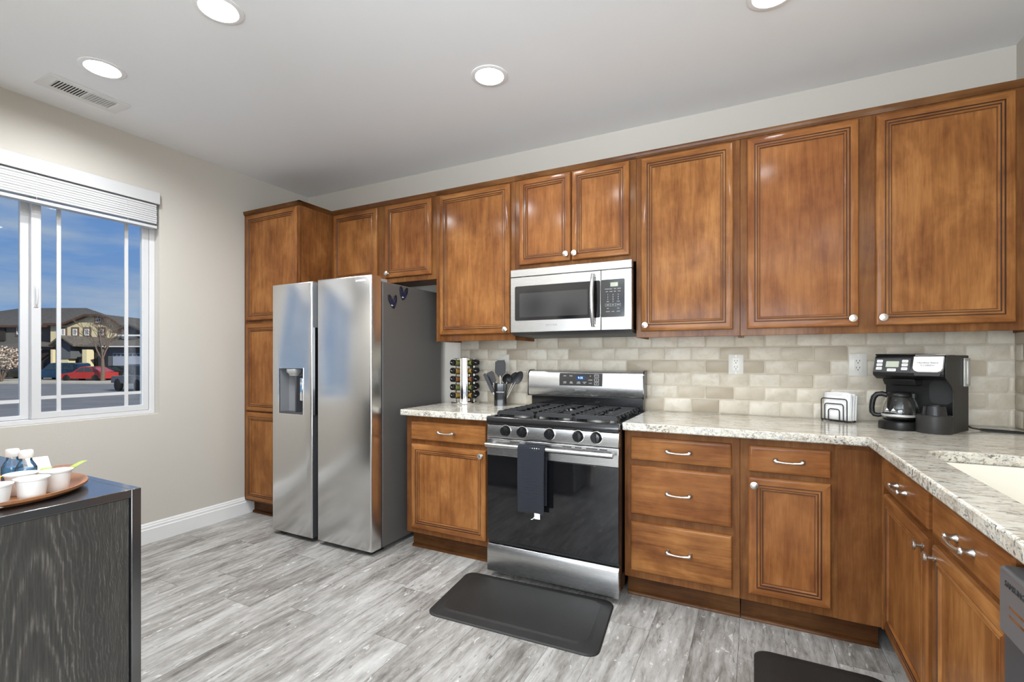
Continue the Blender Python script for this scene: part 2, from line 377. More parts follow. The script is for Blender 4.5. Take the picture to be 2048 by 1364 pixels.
class MB:
    def __init__(s): s.bm = bmesh.new()
    def faces(s, vs, mi):
        try:
            f = s.bm.faces.new(vs); f.material_index = mi; return f
        except ValueError: return None
    def box(s, x0, x1, y0, y1, z0, z1, mi=0):
        v = [s.bm.verts.new((x, y, z)) for x in (x0, x1) for y in (y0, y1) for z in (z0, z1)]
        for q in ((0, 1, 3, 2), (4, 6, 7, 5), (0, 4, 5, 1), (2, 3, 7, 6), (0, 2, 6, 4), (1, 5, 7, 3)): s.faces([v[i] for i in q], mi)
        return s
    def prism(s, poly, axis, a, b, mi=0, mi_side=None):
        """poly in the two other axes (x,y,z order kept), extruded along axis from a to b"""
        def P(p, t):
            return {'x': (t, p[0], p[1]), 'y': (p[0], t, p[1]), 'z': (p[0], p[1], t)}[axis]
        A = [s.bm.verts.new(P(p, a)) for p in poly]; B = [s.bm.verts.new(P(p, b)) for p in poly]
        n = len(poly); s.faces(A, mi); s.faces(B[::-1], mi)
        for i in range(n): s.faces([A[i], B[i], B[(i + 1) % n], A[(i + 1) % n]], mi if mi_side is None else mi_side)
        return s
    def ring(s, c, u, v, r, n):
        return [s.bm.verts.new(c + u * (math.cos(2 * math.pi * i / n) * r) + v * (math.sin(2 * math.pi * i / n) * r)) for i in range(n)]
    def skin(s, rings, mi=0, caps=(True, True), closed=False):
        n = len(rings[0])
        for a, b in zip(rings, rings[1:] + ([rings[0]] if closed else [])):
            for i in range(n): s.faces([a[i], a[(i + 1) % n], b[(i + 1) % n], b[i]], mi)
        if not closed:
            if caps[0]: s.faces(rings[0][::-1], mi)
            if caps[1]: s.faces(rings[-1], mi)
        return s
    def tube(s, pts, r, n=8, mi=0, closed=False, caps=True):
        pts = [Vector(p) for p in pts]; m = len(pts)
        rr = r if isinstance(r, (list, tuple)) else [r] * m
        rings = []; prev = None
        for i, p in enumerate(pts):
            if closed: d = pts[(i + 1) % m] - pts[i - 1]
            else: d = pts[min(i + 1, m - 1)] - pts[max(i - 1, 0)]
            d = d.normalized() if d.length > 1e-9 else Vector((0, 0, 1))
            if prev is None:
                u = d.cross(Vector((0, 0, 1)))
                if u.length < .05: u = d.cross(Vector((1, 0, 0)))
            else:
                u = prev - d * prev.dot(d)
                if u.length < 1e-6: u = d.cross(Vector((0, 0, 1)))
            u.normalize(); prev = u; v = d.cross(u)
            rings.append(s.ring(p, u, v, rr[i], n))
        return s.skin(rings, mi, (caps, caps), closed)
    def lathe(s, prof, c=(0, 0, 0), n=24, mi=0, axis=(0, 0, 1), caps=(True, True), sx=1.0):
        a = Vector(axis).normalized(); u = a.cross(Vector((0, 1, 0)))
        if u.length < .1: u = a.cross(Vector((1, 0, 0)))
        u.normalize(); v = a.cross(u); c = Vector(c); rings = []
        for r, z in prof:
            rings.append([s.bm.verts.new(c + a * z + u * (math.cos(2 * math.pi * i / n) * max(r, 1e-4) * sx) + v * (math.sin(2 * math.pi * i / n) * max(r, 1e-4))) for i in range(n)])
        return s.skin(rings, mi, caps)
    def cyl(s, p0, p1, r, n=16, mi=0, r1=None):
        return s.tube([p0, p1], [r, r if r1 is None else r1], n, mi)
    def slab(s, outer, holes, a, b, axis='z', mi=0, mi_side=0):
        pts = []; edges = []
        for lp in [outer] + list(holes):
            k = len(pts); n = len(lp); pts += [Vector((p[0], p[1])) for p in lp]; edges += [(k + i, k + (i + 1) % n) for i in range(n)]
        vv, ee, ff, *_ = geometry.delaunay_2d_cdt(pts, edges, [], 0, 1e-6)
        def inside(p, lp):
            c = False; n = len(lp); j = n - 1
            for i in range(n):
                if (lp[i][1] > p.y) != (lp[j][1] > p.y) and p.x < (lp[j][0] - lp[i][0]) * (p.y - lp[i][1]) / (lp[j][1] - lp[i][1]) + lp[i][0]: c = not c
                j = i
            return c
        def P(p, t): return {'x': (t, p[0], p[1]), 'y': (p[0], t, p[1]), 'z': (p[0], p[1], t)}[axis]
        A = [s.bm.verts.new(P(p, a)) for p in vv]; B = [s.bm.verts.new(P(p, b)) for p in vv]
        for f in ff:
            ctr = sum((vv[i] for i in f), Vector((0, 0))) / len(f)
            if not inside(ctr, outer) or any(inside(ctr, h) for h in holes): continue
            s.faces([A[i] for i in f], mi); s.faces([B[i] for i in f], mi)
        key = {}
        for i, p in enumerate(vv): key[(round(p.x, 5), round(p.y, 5))] = i
        for lp in [outer] + list(holes):
            ids = [key[(round(p[0], 5), round(p[1], 5))] for p in lp]
            for i in range(len(ids)):
                p, q = ids[i], ids[(i + 1) % len(ids)]; s.faces([A[p], A[q], B[q], B[p]], mi_side)
        return s
    def panel(s, W, H, prof, mats, origin, basis, fill=0):
        """rectangle inset profile: prof = [(inset, height)], mats[i] = (vertical band, horizontal band) of ring i"""
        o = Vector(origin); L = []
        for ins, w in prof:
            L.append([s.bm.verts.new(o + basis @ Vector(p)) for p in ((ins, ins, w), (W - ins, ins, w), (W - ins, H - ins, w), (ins, H - ins, w))])
        for k in range(len(L) - 1):
            mv, mh = mats[k]
            for i in range(4): s.faces([L[k][i], L[k][(i + 1) % 4], L[k + 1][(i + 1) % 4], L[k + 1][i]], mh if i % 2 == 0 else mv)
        s.faces(L[-1], fill); s.faces(L[0][::-1], 0)
        return s
    def xf(s, mat):
        bmesh.ops.transform(s.bm, matrix=mat, verts=s.bm.verts); return s
    def build(s, name, mats, parent=None, bevel=0.0, smooth=40, seg=2, local=False, recalc=True):
        if recalc: bmesh.ops.recalc_face_normals(s.bm, faces=s.bm.faces)
        if parent is not None and not local:
            bmesh.ops.translate(s.bm, vec=-wpos(parent), verts=s.bm.verts)
        me = bpy.data.meshes.new(name); s.bm.to_mesh(me); s.bm.free()
        for mt in (mats if isinstance(mats, (list, tuple)) else [mats]): me.materials.append(M[mt] if isinstance(mt, str) else mt)
        if smooth:
            for p in me.polygons: p.use_smooth = True
            try: me.set_sharp_from_angle(angle=R(smooth))
            except Exception: pass
        o = bpy.data.objects.new(name, me); link(o, parent)
        if bevel:
            b = o.modifiers.new('edge', 'BEVEL'); b.width = bevel; b.segments = seg; b.limit_method = 'ANGLE'; b.angle_limit = R(35)
        return o
def rrect(x0, x1, y0, y1, r, n=6):
    P = []
    for cx, cy, a0 in ((x1 - r, y0 + r, -90), (x1 - r, y1 - r, 0), (x0 + r, y1 - r, 90), (x0 + r, y0 + r, 180)):
        for i in range(n + 1):
            a = R(a0 + 90 * i / n); P.append((cx + r * math.cos(a), cy + r * math.sin(a)))
    return P
def lettering(txt, size, origin, basis, mat, parent, name='lettering', depth=.0006, local=False, align='CENTER', squeeze=1.0):
    cu = bpy.data.curves.new(name, 'FONT'); cu.body = txt; cu.size = size; cu.extrude = depth; cu.align_x = align; cu.align_y = 'CENTER'; cu.resolution_u = 2
    tmp = bpy.data.objects.new(name, cu); COL.objects.link(tmp)
    bpy.context.view_layer.update()
    me = bpy.data.meshes.new_from_object(tmp.evaluated_get(bpy.context.evaluated_depsgraph_get()))
    bpy.data.objects.remove(tmp); bpy.data.curves.remove(cu)
    o = Vector(origin) - (Vector((0, 0, 0)) if local or parent is None else wpos(parent))
    for v in me.vertices: v.co = o + basis @ Vector((v.co.x * squeeze, v.co.y, v.co.z))
    me.materials.clear(); me.materials.append(M[mat])
    ob = bpy.data.objects.new(name, me); link(ob, parent); return ob

# ------------------------------------------------------------------ room shell
H = 2.704; XW = 4.7257; YP_ = -2.78; YREAR = -7.0; XL = 5.6
b = MB()
rows = []
x = -.07; i = 0
PW, PL = .182, 1.22
sub = []
while x < XL:
    y = YREAR - random.random() * PL
    while y < .05:
        xa, xb, ya, yb = max(x, -.02), min(x + PW, XL), max(y, YREAR), min(y + PL, .02)
        if yb > ya and xb > xa:
            g = .0007
            b.faces([b.bm.verts.new(p) for p in ((xa + g, ya + g, 0), (xb - g, ya + g, 0), (xb - g, yb - g, 0), (xa + g, yb - g, 0))], 0)
        y += PL
    x += PW
b.box(-.05, XL + .05, YREAR - .05, .05, -.08, -.0012, 1)
o = b.build('floor', ['floor', 'joint'], smooth=0); tag(o, 'floor of light grey weathered oak planks', kind='structure', cat='floor')

CANS = [(0.690, -1.833, 385), (1.625, -1.822, 420), (2.405, -.896, 120), (3.696, -.872, 75)]
HID_CANS = [(1.15, -2.35, 330), (1.85, -2.35, 330), (2.58, -1.83, 210), (3.70, -1.85, 120), (1.4, -4.4, 235), (3.0, -4.4, 235), (4.4, -4.4, 235), (2.2, -5.8, 235), (3.9, -5.8, 235)]   # x, y, brightness; unseen lamps, all but third and fourth added as fill
circ = lambda cx, cy, r, n=28: [(cx + r * math.cos(2 * math.pi * i / n), cy + r * math.sin(2 * math.pi * i / n)) for i in range(n)]
b = MB(); b.slab([(-.1, YREAR - .1), (XL + .1, YREAR - .1), (XL + .1, .1), (-.1, .1)], [circ(cx, cy, .074) for cx, cy, _ in CANS + HID_CANS], H, H + .1)
o = b.build('ceiling', 'ceil', smooth=0); tag(o, 'smooth white ceiling', kind='structure', cat='ceiling')

WY0, WY1, WZ0, WZ1 = -2.50, -1.225, .862, 2.37        # window opening in the left wall
b = MB(); b.slab([(YREAR, 0), (.12, 0), (.12, H), (YREAR, H)], [[(WY0, WZ0), (WY1, WZ0), (WY1, WZ1), (WY0, WZ1)]], -.14, 0, 'x')
tag(b.build('wall_left', 'wall', smooth=0), 'greige left wall with the window', kind='structure', cat='wall')
b = MB(); b.box(-.14, XL, 0, .14, 0, H); tag(b.build('wall_back', 'wall', smooth=0), 'greige back wall behind the cabinets', kind='structure', cat='wall')
b = MB(); b.box(XW, XW + .14, -2.9, 0, 0, H); tag(b.build('wall_right', 'wall', smooth=0), 'greige right wall beside the sink', kind='structure', cat='wall')
b = MB(); b.box(0, 2.23, YP_ - .12, YP_, 0, H); tag(b.build('wall_front', 'wall', smooth=0), 'short greige wall behind the black sideboard', kind='structure', cat='wall')
b = MB(); b.slab([(-.14, 0), (XL, 0), (XL, H), (-.14, H)], [[(1.2, .45), (4.6, .45), (4.6, 2.5), (1.2, 2.5)]], YREAR - .14, YREAR, 'y')
tag(b.build('wall_rear', 'wall', smooth=0), 'greige wall of the living area behind the camera', kind='structure', cat='wall')
b = MB(); b.slab([(YREAR, 0), (-2.9, 0), (-2.9, H), (YREAR, H)], [[(-6.3, .45), (-3.7, .45), (-3.7, 2.45), (-6.3, 2.45)]], XL, XL + .14, 'x')
tag(b.build('wall_side', 'wall', smooth=0), 'greige side wall of the living area', kind='structure', cat='wall')
b = MB(); b.box(XW + .14, XL, -2.9, -2.76, 0, H); tag(b.build('wall_return', 'wall', smooth=0), 'greige return wall beside the kitchen opening', kind='structure', cat='wall')

BB = [(0, 0), (.016, 0), (.016, .092), (.012, .098), (.012, .112), (.008, .118), (.008, .124), (.003, .134), (0, .134)]
b = MB(); b.prism([(p[0], p[1]) for p in BB], 'y', YP_ + .012, -.535)
tag(b.build('baseboard_left', 'white', smooth=0), 'white moulded baseboard along the left wall', kind='structure', cat='baseboard')
b = MB(); b.prism([(YP_ + p[0], p[1]) for p in BB], 'x', .016, 2.23)
tag(b.build('baseboard_front', 'white', smooth=0), 'white baseboard along the wall behind the sideboard', kind='structure', cat='baseboard')

# tiled backsplash: real tumbled tiles in a grout bed
def tiles(name, label, xs0, xs1, zs, basis, origin, gaps=()):
    b = MB(); rn = random.Random(5)
    for r, (z0, z1) in enumerate(zs):
        x = 4.698 - origin[2] - .156 * 60 + (.078 if r % 2 else 0)
        while x < xs1:
            a, c = max(x, xs0), min(x + .156, xs1)
            x += .156
            if c - a < .012: continue
            g = .0016; j = lambda: rn.uniform(-.0012, .0012)
            W_, H_ = c - a - 2 * g, z1 - z0 - 2 * g
            t = .010 + rn.uniform(-.0008, .0008)
            P0 = Vector(origin[:1] + (0,) + (0,)) if False else None
            pts = []
            for ins, w in ((0, .002), (.0004, t - .0035), (.0042, t)):
                rr = .007
                lp = rrect(a + g + ins, c - g - ins, z0 + g + ins, z1 - g - ins, min(rr, W_ / 2.3), 2)
                pts.append([b.bm.verts.new(basis(p[0] + j() * (1 if ins else .6), p[1] + j() * (1 if ins else .6), w)) for p in lp])
            b.skin(pts, 0, (False, True))
    b2 = basis
    z0, z1 = zs[0][0], zs[-1][1]
    v = [b.bm.verts.new(basis(px, pz, w)) for px, pz, w in ((xs0, z0, .0072), (xs1, z0, .0072), (xs1, z1, .0072), (xs0, z1, .0072))]
    b.faces(v, 1)
    o = b.build(name, ['tile', 'grout'], smooth=50); tag(o, label, kind='structure', cat='backsplash'); return o
ZT = [(.914, .9215 + .0005)] + [(.922 + .0767 * i, .922 + .0767 * (i + 1)) for i in range(6)]
ZT = [(.922 + .0767 * i, .922 + .0767 * (i + 1)) for i in range(5)] + [(1.3055, 1.400)]
ZT[0] = (.9145, ZT[0][1])
tiles('backsplash_back', 'tumbled travertine subway tile backsplash on the back wall', 1.652, XW - .0005, ZT, lambda u, v, w: (u, -w, v), (0, 0, 0.0))
tiles('backsplash_right', 'tumbled travertine tile strip on the right wall', .011, 2.4, ZT, lambda u, v, w: (XW - w, -u, v), (0, 0, .09))

# ------------------------------------------------------------------ window
win = bpy.data.objects.new('window_1', None); link(win); win.location = (-.07, (WY0 + WY1) / 2, WZ0)
tag(win, 'white vinyl sliding window with prairie grilles in the left wall', 'window', kind='structure')
b = MB()
XA, XB = -.125, -.055
GZ0, GZ1 = .928, 2.31
b.slab([(WY0, WZ0), (WY1, WZ0), (WY1, WZ1), (WY0, WZ1)], [[(WY0 + .035, WZ0 + .026), (WY1 - .033, WZ0 + .026), (WY1 - .033, WZ1 - .03), (WY0 + .035, WZ1 - .03)]], XA, XB, 'x')
b.build('window_frame', 'vinyl', win, bevel=.003)
b = MB()   # sliding right sash
b.slab([(-1.856, WZ0 + .027), (-1.26, WZ0 + .027), (-1.26, WZ1 - .03), (-1.856, WZ1 - .03)], [[(-1.813, .926), (-1.299, .926), (-1.299, GZ1), (-1.813, GZ1)]], -.092, -.058, 'x')
s1 = b.build('sash', 'vinyl', win, bevel=.003)
b = MB()
for y in (-1.729, -1.384): b.box(-.081, -.073, y - .010, y + .010, .926, GZ1)
b.box(-.0805, -.0735, -1.8135, -1.2985, 1.000, 1.019)
b.build('grille', 'vinyl', s1)
b = MB(); b.box(-.0785, -.0755, -1.813, -1.299, .926, GZ1); b.build('pane', 'pane', s1)
b = MB(); P = []
for i in range(13):
    a = math.pi * i / 12; P.append((-.058 + .014 * math.sin(a), -1.836, 1.60 - .058 * math.cos(a)))
b.tube(P, .006, 8); b.box(-.060, -.052, -1.845, -1.827, 1.535, 1.665); b.build('latch', 'vinyl', s1, bevel=.001)
b = MB()   # fixed left sash
b.slab([(WY0 + .034, WZ0 + .027), (-1.852, WZ0 + .027), (-1.852, WZ1 - .03), (WY0 + .034, WZ1 - .03)], [[(-2.43, .912), (-1.892, .912), (-1.892, GZ1), (-2.43, GZ1)]], -.12, -.094, 'x')
s2 = b.build('sash', 'vinyl', win, bevel=.003)
b = MB()
for y in (-2.06, -2.345): b.box(-.111, -.103, y - .01, y + .01, .912, GZ1)
b.box(-.1105, -.1035, -2.4305, -1.8915, .984, 1.004)
b.build('grille', 'vinyl', s2)
b = MB(); b.box(-.1085, -.1055, -2.43, -1.892, .912, GZ1); b.build('pane', 'pane', s2)

bl = thing('window_blind', (.0, -1.86, WZ1), 'white slatted blind gathered up under a white valance over the window', 'blind')
b = MB(); b.box(.018, .034, WY0 + .004, -1.236, 2.282, 2.362); b.box(-.03, .018, WY0 + .004, WY0 + .012, 2.282, 2.362); b.box(-.03, .018, -1.244, -1.236, 2.282, 2.362)
b.build('valance', 'slat', bl, bevel=.002)
b = MB()
for k in range(9):
    z = 2.262 - k * .0142; dx = random.uniform(-.0015, .0015); dy = random.uniform(-.002, .002)
    b.box(-.028 + dx, .022 + dx, WY0 + .012, -1.252 + dy, z, z + .0118)
b.build('slat', 'slat', bl)['kind'] = 'stuff'
b = MB(); b.box(-.029, .023, WY0 + .012, -1.250, 2.116, 2.134); b.build('bottom_rail', 'slat', bl, bevel=.002)
for y in (-1.42, -1.86, -2.3):
    b = MB(); b.tube([(.0235, y, 2.12), (.0235, y, 2.29)], .0009, 5); b.build('ladder_cord', 'slat', bl)
b = MB(); b.box(-.03, .016, WY0 + .012, -1.252, 2.283, 2.325); b.build('headrail', 'slat', bl)

# ------------------------------------------------------------------ cabinetry
DOORP = [(0, 0), (0, .012), (.004, .0175), (.009, .019), (.033, .019), (.0345, .0165), (.037, .0165), (.0395, .0195), (.046, .0195), (.0475, .0170), (.050, .0170), (.0525, .0185), (.0565, .0165), (.0585, .0105), (.0605, .0105)]
DOORM = [(0, 2)] * 4 + [(1, 1)] * 2 + [(0, 2)] * 2 + [(1, 1)] * 2 + [(0, 2)] * 2 + [(0, 2), (1, 1), (1, 1)]
def door(parent, u0, z0, w, h, origin_fn, basis, name='door'):
    b = MB(); b.panel(w, h, DOORP, DOORM, origin_fn(u0, z0), basis)
    return b.build(name, ['wood', 'glaze', 'woodh'], parent, smooth=20)
DRP = [(0, 0), (0, .011), (.004, .0165), (.011, .0190), (.016, .0195)]
def drawer_front(parent, u0, z0, w, h, origin_fn, basis, name='drawer'):
    b = MB(); b.panel(w, h, DRP, [(2, 2)] * 4, origin_fn(u0, z0), basis, fill=2)
    return b.build(name, ['wood', 'glaze', 'woodh'], parent, smooth=25)
def knob(parent, p, basis):
    b = MB(); ax = basis @ Vector((0, 0, 1))
    b.lathe([(.009, 0), (.009, .002), (.0055, .004), (.0055, .016), (.011, .0185), (.0165, .021), (.0165, .0245), (.0125, .0255), (.0125, .0275), (.009, .0285), (.004, .0295)], p, 20, 0, ax)
    return b.build('knob', 'nickel', parent, smooth=50)
def pull(parent, p, basis):
    b = MB(); p = Vector(p)
    for s in (-1, 1):
        q = p + basis @ Vector((s * .052, 0, 0))
        b.lathe([(.011, 0), (.011, .003), (.008, .006), (.0085, .020), (.0105, .0245), (.007, .030), (.001, .0315)], q, 14, 0, basis @ Vector((0, 0, 1)))
    P, rr = [], []
    for i in range(15):
        t = i / 14 * 2 - 1
        P.append(p + basis @ Vector((t * .052, -.002 - .0035 * (1 - t * t), .023 + .006 * (1 - t * t) ** .5 if abs(t) < 1 else .023)))
        rr.append(.0042 + .0042 * abs(t) ** 3)
    b.tube(P, rr, 10)
    return b.build('handle', 'nickel', parent, smooth=60)

YU, ZUB, ZUT = -.3095, 1.3566, 2.392
fo_u = lambda u, z: (u, YU - .0005, z)
def upper(name, label, x0, x1, z0, doors, end_l=False, end_r=False, crown=(None, None)):
    t = thing(name, ((x0 + x1) / 2, -.15, z0), label, 'cabinet', 'wall cabinets')
    b = MB(); b.box(x0 + .0008, x1 - .0008, -.292, -.003, z0 + .016, ZUT); b.box(x0 + .0008, x0 + .013, -.292, -.003, z0, z0 + .016); b.box(x1 - .013, x1 - .0008, -.292, -.003, z0, z0 + .016)
    b.build('carcass', 'wood', t)
    b = MB()
    xs = sorted([d[0] for d in doors] + [d[1] for d in doors])
    b.box(x0 + .0005, x1 - .0005, YU, -.2925, z0, ZUT); b.build('face_frame', 'frame', t, bevel=.0012)
    cx0, cx1 = (x0 if crown[0] is None else crown[0]), (x1 if crown[1] is None else crown[1])
    b = MB(); b.prism([(-.2925, ZUT - .018), (YU - .004, ZUT - .018), (YU - .007, ZUT - .010), (YU - .013, ZUT + .004), (YU - .013, ZUT + .012), (-.2925, ZUT + .012)], 'x', cx0, cx1)
    b.build('crown_trim', 'crown', t)
    for (a, c, kz0, kz1, kn) in doors:
        d = door(t, a, kz0, c - a, kz1 - kz0, fo_u, FRONT)
        if kn: knob(d, (kn[0], YU - .0195, kn[1]), FRONT)
    return t
upper('wall_cabinet', 'stained maple wall cabinet with two doors above the refrigerator', .6358, 1.648, 1.795, [(.672, 1.117, 1.831, 2.363, None), (1.195, 1.613, 1.831, 2.363, (1.225, 1.862))])
upper('wall_cabinet', 'single-door maple wall cabinet between the refrigerator and the microwave', 1.648, 2.265, ZUB, [(1.685, 2.232, 1.400, 2.363, (2.206, 1.424))])
upper('wall_cabinet', 'short two-door maple wall cabinet directly above the microwave', 2.265, 3.0322, 1.792, [(2.298, 2.643, 1.830, 2.367, (2.619, 1.868)), (2.651, 2.996, 1.830, 2.367, (2.672, 1.868))])
upper('wall_cabinet', 'tall single-door maple wall cabinet just right of the microwave', 3.0322, 3.566, ZUB, [(3.062, 3.5335, 1.3904, 2.363, (3.088, 1.424))])
upper('wall_cabinet', 'wide two-door maple wall cabinet above the coffee maker, in the corner', 3.566, XW - .003, ZUB, [(3.5988, 4.0695, 1.3904, 2.363, (4.044, 1.426)), (4.134, 4.6098, 1.3904, 2.363, (4.158, 1.426))])

# pantry
YPF = -.6129
t = thing('pantry_cabinet', (.318, -.3, 0), 'tall maple pantry cabinet in the corner left of the refrigerator', 'cabinet')
b = MB(); b.box(.003, .6345, -.596, -.003, .112, ZUT); b.build('carcass', 'wood', t)
b = MB(); b.box(.003, .6355, YPF, -.5965, .112, ZUT); b.build('face_frame', 'frame', t, bevel=.0012)
fo_p = lambda u, z: (u, YPF - .0005, z)
for z0, z1 in ((.127, .816), (.828, 1.510), (1.536, 2.363)): door(t, .040, z0, .582, z1 - z0, fo_p, FRONT)
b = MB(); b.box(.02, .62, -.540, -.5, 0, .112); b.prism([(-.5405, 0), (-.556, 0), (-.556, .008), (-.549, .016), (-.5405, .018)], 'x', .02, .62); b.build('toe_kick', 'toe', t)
b = MB(); b.prism([(YPF + .01, ZUT - .018), (YPF - .004, ZUT - .018), (YPF - .013, ZUT + .004), (YPF - .013, ZUT + .012), (YPF + .01, ZUT + .012)], 'x', .003, .6485)
b.prism([(.625, ZUT - .018), (.6395, ZUT - .018), (.6485, ZUT + .004), (.6485, ZUT + .012), (.625, ZUT + .012)], 'y', YPF - .013, -.323); b.build('crown_trim', 'crown', t)

# base cabinets on the back wall
YB, ZBB, ZBT = -.5843, .1162, .873
fo_b = lambda u, z: (u, YB - .0005, z)
def base(name, label, x0, x1, items, panel_to=None):
    t = thing(name, ((x0 + x1) / 2, -.3, 0), label, 'cabinet', 'base cabinets')
    b = MB(); b.box(x0 + .0008, x1 - .0008, YB + .0175, -.004, ZBB, ZBT); b.build('carcass', 'wood', t)
    b = MB(); b.box(x0 + .0005, x1 - .0005, YB, YB + .017, ZBB, ZBT); b.build('face_frame', 'frame', t, bevel=.0012)
    b = MB(); b.box(x0 + .002, x1 - .002, -.5176, -.480, 0, ZBB - .001)
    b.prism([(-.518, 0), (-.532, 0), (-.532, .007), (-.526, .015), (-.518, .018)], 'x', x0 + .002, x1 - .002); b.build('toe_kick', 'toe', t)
    for kind, a, c, z0, z1, kp in items:
        if kind == 'door': d = door(t, a, z0, c - a, z1 - z0, fo_b, FRONT); knob(d, (kp[0], YB - .0195, kp[1]), FRONT)
        else: d = drawer_front(t, a, z0, c - a, z1 - z0, fo_b, FRONT); pull(d, (kp[0], YB - .0195, kp[1]), FRONT)
    return t
base('base_cabinet', 'maple base cabinet with one drawer and one door between refrigerator and range', 1.612, 2.268,
     [('drawer', 1.657, 2.212, .720, .838, (1.940, .779)), ('door', 1.660, 2.212, .150, .690, (2.186, .660))])
base('base_cabinet', 'maple base cabinet with three stacked drawers right of the range', 3.0322, 3.572,
     [('drawer', 3.067, 3.537, .722, .839, (3.302, .781)), ('drawer', 3.067, 3.537, .446, .694, (3.302, .573)), ('drawer', 3.067, 3.539, .156, .406, (3.303, .286))])
t = base('base_cabinet', 'maple corner base cabinet with one drawer over one door beside a blank panel', 3.572, 4.108,
     [('drawer', 3.608, 3.927, .719, .839, (3.768, .781)), ('door', 3.608, 3.927, .155, .694, (3.631, .661))])
b = MB(); b.box(3.952, 4.107, YB - .003, YB - .0006, ZBB, .850); b.build('blank_panel', 'frame', t, bevel=.001)

# sink cabinet on the right-hand run
XR = 4.112
t = thing('sink_cabinet', (4.4, -1.2, 0), 'maple sink base cabinet with two drawer fronts and two doors on the right run', 'cabinet', 'base cabinets')
b = MB(); b.box(XR + .0175, 4.715, -1.762, -1.744, ZBB, .870); b.box(XR + .0175, 4.715, -.624, -.606, ZBB, .870); b.box(4.70, 4.715, -1.744, -.624, ZBB, .870); b.box(XR + .0175, 4.70, -1.744, -.624, ZBB, ZBB + .018); b.build('carcass', 'wood', t)
b = MB(); b.box(XR, XR + .017, -1.762, -.5885, ZBB, ZBT); b.build('face_frame', 'frame', t, bevel=.0012)
b = MB(); b.tube([(XR - .003, -.593, ZBB), (XR - .003, -.593, ZBT)], .0055, 8); b.build('corner_bead', 'wood', t)
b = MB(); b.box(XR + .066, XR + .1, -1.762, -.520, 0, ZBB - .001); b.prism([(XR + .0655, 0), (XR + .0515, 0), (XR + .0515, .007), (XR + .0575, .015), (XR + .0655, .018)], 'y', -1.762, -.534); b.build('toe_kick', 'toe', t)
fo_r = lambda y, z: (XR - .0005, y, z)
for y0, y1, ky in ((-.672, -1.205, -1.180), (-1.257, -1.742, -1.283)):
    d = drawer_front(t, y0, .722, y0 - y1, .116, fo_r, SIDE); pull(d, (XR - .0195, (y0 + y1) / 2 - .01, .779), SIDE)
    d = door(t, y0, .155, y0 - y1, .540, fo_r, SIDE); knob(d, (XR - .0195, ky, .663), SIDE)

# ------------------------------------------------------------------ counters and sink
ZC0, ZC1, YC = .8745, .914, -.6447
b = MB(); b.slab([(1.604, YC), (2.2675, YC), (2.2675, -.003), (1.604, -.003)], [], ZC0, ZC1, 'z', 0, 1)
tag(b.build('worktop', ['granite', 'granitee'], bevel=.006, seg=2), 'short speckled granite worktop between refrigerator and range', 'worktop', 'granite worktops')
SX0, SX1, SY0, SY1 = 4.165, 4.585, -1.70, -.880
b = MB(); b.slab([(3.0335, YC), (4.05, YC), (4.05, -2.5), (4.7145, -2.5), (4.7145, -.0125), (3.0335, -.0125)], [rrect(SX0, SX1, SY0, SY1, .075)], ZC0, ZC1, 'z', 0, 1)
tag(b.build('worktop', ['granite', 'granitee'], bevel=.006, seg=2), 'long L-shaped speckled granite worktop with the sink cut into it', 'worktop', 'granite worktops')
b = MB()
lo = [rrect(SX0 - .012, SX1 + .012, SY0 - .012, SY1 + .012, .08), rrect(SX0 + .003, SX1 - .003, SY0 + .003, SY1 - .003, .072), rrect(SX0 + .012, SX1 - .012, SY0 + .012, SY1 - .012, .065), rrect(SX0 + .04, SX1 - .04, SY0 + .04, SY1 - .04, .05)]
zz = [.8735, .8735, .70, .685]
rings = [[b.bm.verts.new((p[0], p[1], z)) for p in lp] for lp, z in zip(lo, zz)]
b.skin(rings, 0, (False, True))
o = b.build('sink', 'sink', recalc=False); md = o.modifiers.new('shell', 'SOLIDIFY'); md.thickness = .004; md.offset = 0
tag(o, 'white undermount kitchen sink set in the granite worktop', 'sink')

# ------------------------------------------------------------------ refrigerator
t = thing('refrigerator', (1.05, -.4, 0), 'stainless side-by-side refrigerator with ice dispenser and dark grey side', 'refrigerator')
X0, X1, YD = .592, 1.5105, -.805
b = MB(); b.box(.643, X1, -.700, -.06, .028, 1.731); b.build('case', 'fside', t, bevel=.004)
LX = .988
zp0, zp1 = .856, 1.447
dh = [(.668, .856), (.905, .856), (.905, 1.170), (.668, 1.170)]
def fr_edge(b, x0, x1, z0, z1, hole=None, notch=None):
    r = .012
    out = [(x0, z0), (x1, z0), (x1, z1), (x0, z1)]
    pr = [(0, 0), (0, .080), (.003, .087), (.009, .090)]
    if not hole:
        b.panel(x1 - x0, z1 - z0, pr, [(0, 0)] * 3, (x0, -.715, z0), FRONT)
    else:
        o = Vector((x0, -.715, z0)); L = []
        for ins, w in pr: L.append([b.bm.verts.new(o + FRONT @ Vector(p)) for p in ((ins, ins, w), (x1 - x0 - ins, ins, w), (x1 - x0 - ins, z1 - z0 - ins, w), (ins, z1 - z0 - ins, w))])
        for k in range(3):
            for i in range(4): b.faces([L[k][i], L[k][(i + 1) % 4], L[k + 1][(i + 1) % 4], L[k + 1][i]], 0)
        b.faces(L[0][::-1], 0)
        hv = [b.bm.verts.new((p[0], YD, p[1])) for p in hole]
        for i in range(4): b.faces([L[3][i], L[3][(i + 1) % 4], hv[(i + 1) % 4], hv[i]], 0)
b = MB(); fr_edge(b, 1.041, X1, .030, 1.762); d = b.build('door', 'steelf', t, smooth=50)
lettering('SAMSUNG', .019, (1.425, YD - .0004, 1.728), FRONT, 'textw', d)
b = MB(); fr_edge(b, X0, LX, .030, 1.757, hole=dh); d = b.build('door', 'steelf', t, smooth=50)
b = MB()   # dispenser niche
